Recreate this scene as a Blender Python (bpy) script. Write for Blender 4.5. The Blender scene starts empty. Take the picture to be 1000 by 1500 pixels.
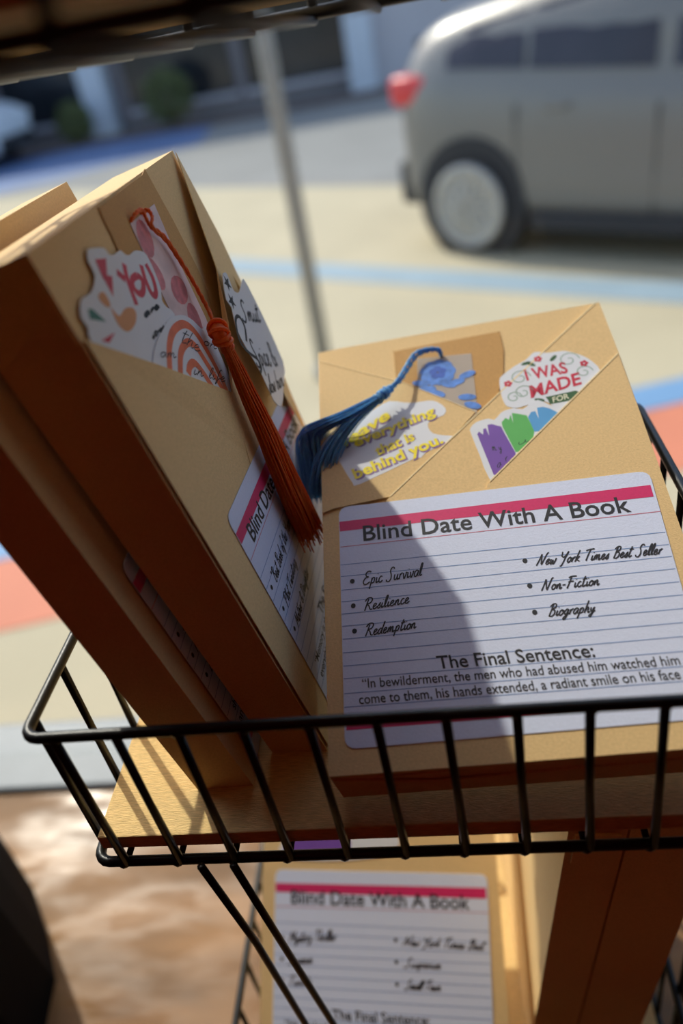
import bpy, bmesh, math, random
from mathutils import Vector, Matrix, Euler
random.seed(7)
S = bpy.context.scene
COL = S.collection
ZO = 1.75                      # camera height above the pavement; scene coordinates are metres
def V(x, y, z): return Vector((x, y, z + ZO))

# ---------------------------------------------------------------- camera
cam_d = bpy.data.cameras.new('camera'); cam = bpy.data.objects.new('camera', cam_d); COL.objects.link(cam)
Rc = Matrix(((0.98500236, 0.09641305, 0.14309042), (0.06252523, 0.57349063, -0.81682256), (-0.16081337, 0.81351891, 0.55886138)))
cam.matrix_world = Matrix.Translation((0, 0, ZO)) @ Rc.to_4x4()
cam_d.sensor_fit = 'VERTICAL'; cam_d.sensor_height = 36; cam_d.lens = 36 * 1129.3 / 1500
cam_d.clip_start = 0.01; cam_d.clip_end = 500
cam_d.dof.use_dof = True; cam_d.dof.focus_distance = 0.335; cam_d.dof.aperture_fstop = 3.7
S.camera = cam
# ---------------------------------------------------------------- light
W = bpy.data.worlds.new('sky'); S.world = W; W.use_nodes = True
wn = W.node_tree.nodes; wl = W.node_tree.links
sky = wn.new('ShaderNodeTexSky'); sky.sky_type = 'NISHITA'; sky.sun_disc = False
SUN_AZ, SUN_EL = math.radians(129), math.radians(43.5)
sky.sun_elevation = SUN_EL; sky.sun_rotation = math.pi/2 - SUN_AZ
sky.air_density = 1.0; sky.dust_density = 1.5
bg = wn['Background']; wl.new(sky.outputs[0], bg.inputs[0]); bg.inputs[1].default_value = 0.27
sun_d = bpy.data.lights.new('sun', 'SUN'); sun = bpy.data.objects.new('sun', sun_d); COL.objects.link(sun)
sun_d.energy = 3.6; sun_d.angle = math.radians(0.9); sun_d.color = (1, .94, .82)
sd = Vector((math.cos(SUN_EL)*math.cos(SUN_AZ), math.cos(SUN_EL)*math.sin(SUN_AZ), math.sin(SUN_EL)))
sun.rotation_euler = sd.to_track_quat('Z', 'Y').to_euler(); sun.location = sd * 30
def area(name, loc, tgt, size, energy, col):
    d = bpy.data.lights.new(name, 'AREA'); o = bpy.data.objects.new(name, d); COL.objects.link(o)
    d.size = size; d.energy = energy; d.color = col; o.location = loc
    o.rotation_euler = (Vector(loc) - Vector(tgt)).to_track_quat('Z', 'Y').to_euler()
area('red_fill_light', (-.5, -1.2, ZO + .98), (-.2, -.5, ZO - .8), .7, .38, (1, .08, .06))  # added red fill from behind the camera, tints the sides facing it
S.view_settings.view_transform = 'Standard'; S.view_settings.look = 'None'; S.view_settings.gamma = 1
S.view_settings.use_curve_mapping = False; S.view_settings.exposure = 0.0

# ---------------------------------------------------------------- materials
def srgb(r, g, b):
    f = lambda c: (c/255/12.92 if c/255 <= .04045 else ((c/255 + .055)/1.055)**2.4)
    return (f(r), f(g), f(b), 1)
def mat(name, col, rough=.6, metal=0, var=.08, scale=60, bump=.0, bscale=800, spec=.5, coat=0, stretch=None, dist=.0004):
    m = bpy.data.materials.new(name); m.use_nodes = True; n = m.node_tree.nodes; l = m.node_tree.links
    b = n['Principled BSDF']; b.inputs['Roughness'].default_value = rough; b.inputs['Metallic'].default_value = metal
    b.inputs['Specular IOR Level'].default_value = spec; b.inputs['Coat Weight'].default_value = coat
    tc = n.new('ShaderNodeTexCoord'); mp = n.new('ShaderNodeMapping'); l.new(tc.outputs['Object'], mp.inputs[0])
    if stretch: mp.inputs['Scale'].default_value = stretch
    no = n.new('ShaderNodeTexNoise'); no.inputs['Scale'].default_value = scale; no.inputs['Detail'].default_value = 6
    l.new(mp.outputs[0], no.inputs['Vector'])
    r = n.new('ShaderNodeValToRGB'); l.new(no.outputs['Fac'], r.inputs[0])
    c = [max(0, x) for x in col[:3]]
    r.color_ramp.elements[0].position = .3; r.color_ramp.elements[1].position = .7
    r.color_ramp.elements[0].color = (*[x*(1-var) for x in c], 1); r.color_ramp.elements[1].color = (*[min(1, x*(1+var)) for x in c], 1)
    l.new(r.outputs[0], b.inputs['Base Color'])
    if bump:
        n2 = n.new('ShaderNodeTexNoise'); n2.inputs['Scale'].default_value = bscale; n2.inputs['Detail'].default_value = 4
        l.new(mp.outputs[0], n2.inputs['Vector'])
        bp = n.new('ShaderNodeBump'); bp.inputs['Strength'].default_value = bump; bp.inputs['Distance'].default_value = dist
        l.new(n2.outputs['Fac'], bp.inputs['Height']); l.new(bp.outputs[0], b.inputs['Normal'])
    return m
M = {}
M['kraft'] = mat('kraft_paper', srgb(228, 194, 138), .72, var=.07, scale=900, bump=.35, bscale=1400, spec=.3)
M['kraft_lit_edge'] = mat('kraft_paper_lit_edge', srgb(246, 222, 172), .8, var=.1, scale=900, spec=.2)  # paler kraft, sunlit gleam of the flap edges put into the colour
M['tagcard'] = mat('tag_card', srgb(196, 150, 88), .7, var=.08, scale=1200, bump=.2, bscale=1600, spec=.3)
M['paper'] = mat('label_paper', srgb(218, 226, 248), .6, var=.02, scale=700, bump=.25, bscale=1100, spec=.3)
M['white'] = mat('sticker_white', srgb(226, 228, 232), .35, var=.02, spec=.5)
M['pink'] = mat('stripe_pink', srgb(214, 42, 104), .55, var=.04, scale=700, bump=.15, bscale=1100)
M['ink'] = mat('black_ink', srgb(38, 38, 42), .6, var=.1, scale=900)
M['bluel'] = mat('ruling_blue', srgb(122, 152, 200), .6)
M['redl'] = mat('ruling_red', srgb(206, 110, 130), .6)
M['wire'] = mat('black_powder_coat', srgb(10, 11, 12), .36, var=.2, scale=300, bump=.3, bscale=500, spec=.35)
M['board'] = mat('plywood_board', srgb(232, 198, 134), .62, var=.16, scale=60, bump=.7, bscale=130, spec=.3, stretch=(3, 22, 22), dist=.0008)
M['ledge'] = mat('varnished_ledge_wood', srgb(140, 102, 62), .40, var=.45, scale=5, bump=.3, bscale=18, spec=.3, stretch=(1, 4, 4), dist=.0008)
def worn_gloss(m, lo, hi, sc):
    n = m.node_tree.nodes; l = m.node_tree.links; t = n.new('ShaderNodeTexNoise'); t.inputs['Scale'].default_value = sc; t.inputs['Detail'].default_value = 3
    tc = n.new('ShaderNodeTexCoord'); mp = n.new('ShaderNodeMapping'); mp.inputs['Scale'].default_value = (1, 2.6, 1); l.new(tc.outputs['Object'], mp.inputs[0]); l.new(mp.outputs[0], t.inputs['Vector'])
    r = n.new('ShaderNodeMapRange'); r.inputs['From Min'].default_value = .38; r.inputs['From Max'].default_value = .62; r.inputs['To Min'].default_value = lo; r.inputs['To Max'].default_value = hi
    l.new(t.outputs['Fac'], r.inputs['Value']); l.new(r.outputs[0], n['Principled BSDF'].inputs['Roughness'])
worn_gloss(M['ledge'], .16, .6, 9)
M['orange'] = mat('orange_thread', srgb(255, 138, 54), .4, var=.3, scale=900)
M['blue'] = mat('blue_thread', srgb(146, 212, 255), .4, var=.3, scale=500)
M['yellow'] = mat('print_yellow', srgb(250, 226, 20), .4)
M['purple'] = mat('print_purple', srgb(122, 82, 168), .4, var=.05)
M['purple_shadow'] = mat('print_mauve', srgb(140, 110, 160), .4)
M['green'] = mat('print_green', srgb(98, 182, 92), .4, var=.05)
M['skyblue'] = mat('print_blue', srgb(92, 160, 212), .4, var=.05)
M['red'] = mat('print_red', srgb(204, 48, 66), .4)
M['dkgreen'] = mat('print_dark_green', srgb(62, 96, 50), .4)
M['cream'] = mat('print_cream', srgb(236, 232, 200), .4)
M['sage'] = mat('print_sage', srgb(158, 180, 164), .4)
M['coral'] = mat('print_coral', srgb(228, 116, 76), .4, var=.12, scale=150)
M['skin'] = mat('print_tan', srgb(216, 150, 92), .4)
M['teal'] = mat('print_teal', srgb(60, 122, 104), .4)
M['petal'] = mat('print_blue_petal', srgb(92, 138, 214), .4, var=.3, scale=260)
M['pinkfilm'] = mat('bookmark_pink_floral', srgb(226, 200, 198), .3, var=.18, scale=70)
M['pinkspot'] = mat('print_rose_pink', srgb(206, 122, 128), .4, var=.25, scale=250)
def clearfilm():
    m = bpy.data.materials.new('clear_bookmark_film'); m.use_nodes = True; n = m.node_tree.nodes; l = m.node_tree.links
    b = n['Principled BSDF']; b.inputs['Base Color'].default_value = srgb(214, 204, 190); b.inputs['Roughness'].default_value = .15
    t = n.new('ShaderNodeBsdfTransparent'); mx = n.new('ShaderNodeMixShader'); mx.inputs[0].default_value = .5
    l.new(t.outputs[0], mx.inputs[1]); l.new(b.outputs[0], mx.inputs[2]); l.new(mx.outputs[0], n['Material Output'].inputs[0]); return m
M['clear'] = clearfilm()
def thread(m, col):
    n = m.node_tree.nodes; l = m.node_tree.links; t = n.new('ShaderNodeBsdfTranslucent'); t.inputs['Color'].default_value = col
    mx = n.new('ShaderNodeMixShader'); mx.inputs[0].default_value = .5
    l.new(n['Principled BSDF'].outputs[0], mx.inputs[1]); l.new(t.outputs[0], mx.inputs[2]); l.new(mx.outputs[0], n['Material Output'].inputs[0])
thread(M['orange'], srgb(255, 130, 40)); thread(M['blue'], srgb(140, 206, 255))
def pane_mat():
    m = bpy.data.materials.new('window_glass'); m.use_nodes = True; n = m.node_tree.nodes; l = m.node_tree.links
    g = n.new('ShaderNodeBsdfGlossy'); g.inputs['Roughness'].default_value = .02; t = n.new('ShaderNodeBsdfTransparent')
    t.inputs['Color'].default_value = (.97, .98, .97, 1)
    lw = n.new('ShaderNodeLayerWeight'); lw.inputs['Blend'].default_value = .25
    fr = n.new('ShaderNodeMath'); fr.operation = 'MULTIPLY'; fr.inputs[1].default_value = .12; l.new(lw.outputs['Facing'], fr.inputs[0])
    mx = n.new('ShaderNodeMixShader'); l.new(fr.outputs[0], mx.inputs[0]); l.new(t.outputs[0], mx.inputs[1]); l.new(g.outputs[0], mx.inputs[2])
    l.new(mx.outputs[0], n['Material Output'].inputs[0]); return m
M['glass'] = pane_mat()

# ---------------------------------------------------------------- helpers
def link_mesh(name, bm, m, parent=None, smooth=False):
    me = bpy.data.meshes.new(name); bm.normal_update(); bm.to_mesh(me); bm.free()
    for x in (m if isinstance(m, (list, tuple)) else [m]): me.materials.append(x)
    if smooth:
        for p in me.polygons: p.use_smooth = True
    o = bpy.data.objects.new(name, me); COL.objects.link(o)
    if parent: o.parent = parent
    return o
def tag(o, label, cat, group=None):
    o['label'] = label; o['category'] = cat
    if group: o['group'] = group
    return o
def tri(bm):
    bm.normal_update(); bmesh.ops.triangulate(bm, faces=[f for f in bm.faces if len(f.verts) > 4], ngon_method='EAR_CLIP')
def empty(name, mw=None):
    o = bpy.data.objects.new(name, None); COL.objects.link(o); o.empty_display_size = .02
    if mw is not None: o.matrix_world = mw
    return o
def struct(o): o['kind'] = 'structure'; return o
def box_bm(bm, lo, hi, bev=0, seg=2):
    r = bmesh.ops.create_cube(bm, size=1); vs = r['verts']
    for v in vs: v.co = Vector([lo[i] + (v.co[i]+.5)*(hi[i]-lo[i]) for i in range(3)])
    if bev:
        es = list({e for v in vs for e in v.link_edges})
        bmesh.ops.bevel(bm, geom=es, offset=bev, segments=seg, profile=.5, affect='EDGES')
def box(name, lo, hi, m, parent=None, bev=0):
    bm = bmesh.new(); box_bm(bm, lo, hi, bev); return link_mesh(name, bm, m, parent)
def prism_bm(bm, poly, w0, w1, bev=0, seg=3):
    """polygon in local x,y given thickness along local z"""
    if sum(poly[i][0]*poly[(i+1) % len(poly)][1]-poly[(i+1) % len(poly)][0]*poly[i][1] for i in range(len(poly))) < 0: poly = poly[::-1]
    a = [bm.verts.new((p[0], p[1], w1)) for p in poly]; b = [bm.verts.new((p[0], p[1], w0)) for p in poly]
    f = [bm.faces.new(a), bm.faces.new(b[::-1])]
    n = len(poly)
    for i in range(n): f.append(bm.faces.new((a[i], b[i], b[(i+1) % n], a[(i+1) % n])))
    if bev:
        es = [e for e in {e for v in a+b for e in v.link_edges} if e.calc_length() > 0]
        es = [e for e in es if len(e.link_faces) == 2 and e.calc_face_angle(0) > .3]
        bmesh.ops.bevel(bm, geom=es, offset=bev, segments=seg, profile=.5, affect='EDGES', clamp_overlap=True)
def prism(name, poly, w0, w1, m, parent=None, bev=0, seg=3, smooth=False):
    bm = bmesh.new(); prism_bm(bm, poly, w0, w1, bev, seg)
    tri(bm)
    return link_mesh(name, bm, m, parent, smooth)
def smooth_poly(pts, closed=True, k=4):
    n = len(pts); out = []
    rng = range(n) if closed else range(n-1)
    g = (lambda i: pts[i % n]) if closed else (lambda i: pts[min(max(i, 0), n-1)])
    for i in rng:
        p0, p1, p2, p3 = g(i-1), g(i), g(i+1), g(i+2)
        for s in range(k):
            t = s/k
            out.append(tuple(.5*((2*p1[j]) + (-p0[j]+p2[j])*t + (2*p0[j]-5*p1[j]+4*p2[j]-p3[j])*t*t + (-p0[j]+3*p1[j]-3*p2[j]+p3[j])*t**3) for j in range(len(p1))))
    if not closed: out.append(tuple(pts[-1]))
    return out
def tube_bm(bm, pts, r, sides=10, caps=True, closed=False):
    pts = [Vector(p) for p in pts]; n = len(pts); rings = []
    rr = r if isinstance(r, (list, tuple)) else [r]*n
    ref = None
    for i, p in enumerate(pts):
        if closed: t = pts[(i+1) % n] - pts[i-1]
        else: t = pts[min(i+1, n-1)] - pts[max(i-1, 0)]
        t.normalize()
        if ref is None: ref = Vector((0, 0, 1)) if abs(t.z) < .8 else Vector((1, 0, 0))
        u = (ref - t*ref.dot(t)); u.normalize(); ref = u; v = t.cross(u)
        rings.append([bm.verts.new(p + (u*math.cos(a)+v*math.sin(a))*rr[i]) for a in [2*math.pi*k/sides for k in range(sides)]])
    for i in range(n if closed else n-1):
        A, B = rings[i], rings[(i+1) % n]
        for k in range(sides): bm.faces.new((A[k], A[(k+1) % sides], B[(k+1) % sides], B[k]))
    if caps and not closed: bm.faces.new(rings[0][::-1]); bm.faces.new(rings[-1])
def tube(name, pts, r, m, parent=None, sides=10, closed=False):
    bm = bmesh.new(); tube_bm(bm, pts, r, sides, closed=closed); return link_mesh(name, bm, m, parent, smooth=True)
def ribbon_bm(bm, pts, w, z):
    """flat printed stroke in the local x,y plane"""
    n = len(pts); L = []; R = []
    for i, p in enumerate(pts):
        a = pts[max(i-1, 0)]; b = pts[min(i+1, n-1)]; d = Vector((b[0]-a[0], b[1]-a[1]))
        if d.length < 1e-9: d = Vector((1, 0))
        d.normalize(); q = Vector((-d.y, d.x))*w/2
        L.append(bm.verts.new((p[0]+q.x, p[1]+q.y, z))); R.append(bm.verts.new((p[0]-q.x, p[1]-q.y, z)))
    for i in range(n-1): bm.faces.new((R[i], R[i+1], L[i+1], L[i]))
def disc_bm(bm, c, r, z, n=14, ry=None, rot=0):
    ry = ry or r; cs, sn = math.cos(rot), math.sin(rot)
    vs = []
    for k in range(n):
        a = 2*math.pi*k/n; x, y = r*math.cos(a), ry*math.sin(a)
        vs.append(bm.verts.new((c[0]+x*cs-y*sn, c[1]+x*sn+y*cs, z)))
    bm.faces.new(vs)
# one-stroke handwriting: x-height .45, capital height 1
GL = {
 'E': (.62, [[(.6,.92),(.35,1.0),(.15,.85),(.2,.62),(.42,.55),(.15,.5),(.0,.22),(.12,.02),(.35,.02),(.58,.16)]]),
 'S': (.62, [[(.62,.86),(.52,1.0),(.36,.95),(.28,.72),(.38,.45),(.4,.15),(.25,-.06),(.05,-.02),(.0,.12)]]),
 'R': (.72, [[(.1,-.05),(.2,.5),(.3,.92)],[(.02,.75),(.2,1.0),(.5,1.0),(.62,.82),(.5,.58),(.25,.5),(.42,.3),(.55,.02),(.72,.02)]]),
 'N': (.75, [[(.0,-.05),(.12,.45),(.2,.95)],[(.2,.95),(.3,.5),(.42,.0),(.55,.5),(.68,1.0),(.8,1.0)]]),
 'Y': (.62, [[(.0,.98),(.05,.62),(.22,.5),(.42,.68),(.55,1.0)],[(.55,1.0),(.4,.4),(.25,-.2),(.1,-.28)]]),
 'T': (.6, [[(.0,.88),(.25,.98),(.72,1.0)],[(.38,.98),(.28,.5),(.22,.0)]]),
 'B': (.62, [[(.12,.0),(.2,.5),(.28,.95)],[(.05,.8),(.25,1.0),(.5,.96),(.5,.7),(.25,.54),(.5,.45),(.5,.15),(.3,-.02),(.08,.04)]]),
 'F': (.6, [[(.1,-.05),(.22,.5),(.32,.95)],[(.08,.9),(.35,1.0),(.72,.98)],[(.1,.5),(.3,.55),(.55,.56)]]),
 'P': (.6, [[(.08,-.1),(.2,.5),(.28,.95)],[(.02,.75),(.25,1.0),(.52,.96),(.58,.72),(.42,.5),(.2,.46)]]),
 'M': (.85, [[(.0,-.05),(.15,.5),(.25,.95),(.35,.4),(.42,.2),(.58,.6),(.7,.98),(.7,.4),(.78,.0),(.9,.05)]]),
 'D': (.65, [[(.12,.0),(.2,.5),(.26,.95)],[(.02,.85),(.3,1.0),(.58,.8),(.6,.4),(.4,.05),(.05,.0)]]),
 'H': (.7, [[(.05,.0),(.2,.98)],[(.08,.5),(.6,.55)],[(.68,1.0),(.55,.4),(.55,.0),(.7,.05)]]),
 'Q': (.7, [[(.5,.9),(.2,1.0),(.0,.6),(.1,.1),(.4,.0),(.6,.4),(.5,.9)],[(.35,.2),(.7,-.1)]]),
 '&': (.6, [[(.55,.0),(.2,.6),(.3,.95),(.42,.75),(.08,.3),(.15,.0),(.4,.1),(.55,.4)]]),
 '"': (.25, [[(.06,1.0),(.03,.82)],[(.18,1.0),(.15,.82)]]),
 '-': (.3, [[(.0,.28),(.25,.32)]]),
 ' ': (.3, []),
 'a': (.42, [[(.36,.4),(.2,.47),(.04,.28),(.06,.04),(.2,.02),(.34,.3),(.37,.44),(.33,.12),(.42,.02)]]),
 'b': (.4, [[(.14,1.0),(.06,.4),(.06,.05),(.2,.0),(.34,.2),(.28,.42),(.12,.36),(.3,.34),(.42,.36)]]),
 'c': (.34, [[(.3,.4),(.18,.46),(.04,.26),(.08,.03),(.22,.02),(.36,.14)]]),
 'd': (.44, [[(.34,.38),(.2,.46),(.04,.26),(.06,.03),(.2,.03),(.34,.35),(.48,1.0),(.36,.4),(.34,.05),(.44,.04)]]),
 'e': (.36, [[(.02,.16),(.18,.24),(.28,.38),(.18,.46),(.05,.3),(.06,.05),(.2,.0),(.38,.16)]]),
 'f': (.34, [[(.4,.9),(.3,1.0),(.2,.7),(.12,.1),(.04,-.35),(.14,-.2),(.2,.1),(.36,.2)]]),
 'g': (.42, [[(.34,.4),(.2,.46),(.05,.26),(.1,.04),(.24,.1),(.36,.44),(.28,-.1),(.14,-.38),(.02,-.28),(.2,-.08),(.44,.12)]]),
 'h': (.42, [[(.2,1.0),(.1,.5),(.03,.0)],[(.05,.15),(.2,.44),(.3,.4),(.28,.1),(.34,.0),(.44,.1)]]),
 'i': (.22, [[(.08,.42),(.05,.1),(.1,.0),(.24,.12)],[(.13,.64),(.15,.68)]]),
 'k': (.42, [[(.2,1.0),(.1,.5),(.03,.0)],[(.32,.46),(.1,.2),(.26,.1),(.42,.02)]]),
 'l': (.24, [[(.06,.1),(.2,.6),(.24,.95),(.14,.9),(.06,.4),(.08,.02),(.24,.1)]]),
 'm': (.62, [[(.03,.0),(.08,.42)],[(.05,.15),(.18,.44),(.24,.4),(.22,.02)],[(.23,.15),(.38,.44),(.45,.38),(.43,.06),(.5,.0),(.62,.12)]]),
 'n': (.44, [[(.03,.0),(.08,.42)],[(.05,.15),(.2,.44),(.28,.38),(.26,.06),(.33,.0),(.45,.12)]]),
 'o': (.36, [[(.2,.45),(.04,.3),(.05,.05),(.18,.0),(.32,.2),(.26,.42),(.16,.42),(.26,.34),(.38,.38)]]),
 'p': (.42, [[(.1,.44),(.05,.0),(-.02,-.4)],[(.06,.2),(.2,.45),(.34,.36),(.28,.08),(.1,.04)]]),
 'r': (.3, [[(.05,.0),(.1,.42),(.12,.3),(.22,.44),(.32,.4)]]),
 's': (.28, [[(.0,.08),(.16,.34),(.22,.46),(.2,.3),(.24,.1),(.12,-.02),(.02,.06)]]),
 't': (.3, [[(.2,.9),(.1,.4),(.08,.05),(.16,.0),(.32,.12)],[(.0,.62),(.36,.68)]]),
 'u': (.42, [[(.06,.42),(.04,.1),(.12,.0),(.26,.12),(.33,.42),(.3,.1),(.36,.0),(.44,.1)]]),
 'v': (.34, [[(.04,.42),(.1,.05),(.16,.0),(.28,.3),(.28,.44),(.38,.4)]]),
 'w': (.54, [[(.04,.42),(.06,.05),(.14,.0),(.24,.36),(.26,.04),(.36,.0),(.46,.3),(.46,.44),(.56,.4)]]),
 'x': (.36, [[(.04,.42),(.3,.0)],[(.3,.42),(.04,.0)]]),
 'y': (.4, [[(.05,.42),(.06,.12),(.18,.1),(.32,.42),(.24,-.05),(.12,-.36),(.0,-.26),(.2,-.06),(.42,.14)]]),
}
def affine(p0, p1, p2, width, height=1.0, n=None):
    """map text units to the local plane: p0 baseline start, p1 baseline end, p2 point one capital above the start"""
    p0, p1, p2 = Vector(p0[:2]), Vector(p1[:2]), Vector(p2[:2])
    ex = (p1-p0)/width; ey = (p2-p0)/height
    return lambda x, y: (p0.x+ex.x*x+ey.x*y, p0.y+ex.y*x+ey.y*y)
def script_bm(bm, text, pts, z, w, slant=.0):
    x = 0; strokes = []
    for ch in text:
        g = GL.get(ch, GL['o'])
        for st in g[1]:
            strokes.append([(x+a+slant*b, b) for a, b in (smooth_poly(st, False, 3) if len(st) > 2 else st)])
        x += g[0] + .03
    T = affine(*pts, width=x)
    for st in strokes: ribbon_bm(bm, [T(*q) for q in st], w, z)
_cv = {}
def text_verts(s, bold=0):
    if (s, bold) in _cv: return _cv[(s, bold)]
    c = bpy.data.curves.new('t', 'FONT'); c.body = s; c.size = 1; c.resolution_u = 3; c.offset = bold
    o = bpy.data.objects.new('t', c); COL.objects.link(o)
    dg = bpy.context.evaluated_depsgraph_get(); me = bpy.data.meshes.new_from_object(o.evaluated_get(dg))
    vs = [tuple(v.co) for v in me.vertices]; fs = [tuple(p.vertices) for p in me.polygons]
    bpy.data.objects.remove(o); bpy.data.curves.remove(c); bpy.data.meshes.remove(me)
    _cv[(s, bold)] = (vs, fs); return _cv[(s, bold)]
def text_bm(bm, s, pts, z, bold=0, dx=0, dy=0):
    vs, fs = text_verts(s, bold); x0 = min(v[0] for v in vs); x1 = max(v[0] for v in vs)
    ch = max(v[1] for v in text_verts('H', bold)[0])
    T = affine(*pts, width=x1-x0, height=ch)
    nv = []
    for v in vs:
        a, b = T(v[0]-x0, v[1]); nv.append(bm.verts.new((a+dx, b+dy, z)))
    for f in fs:
        try: bm.faces.new([nv[i] for i in f])
        except ValueError: pass
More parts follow.
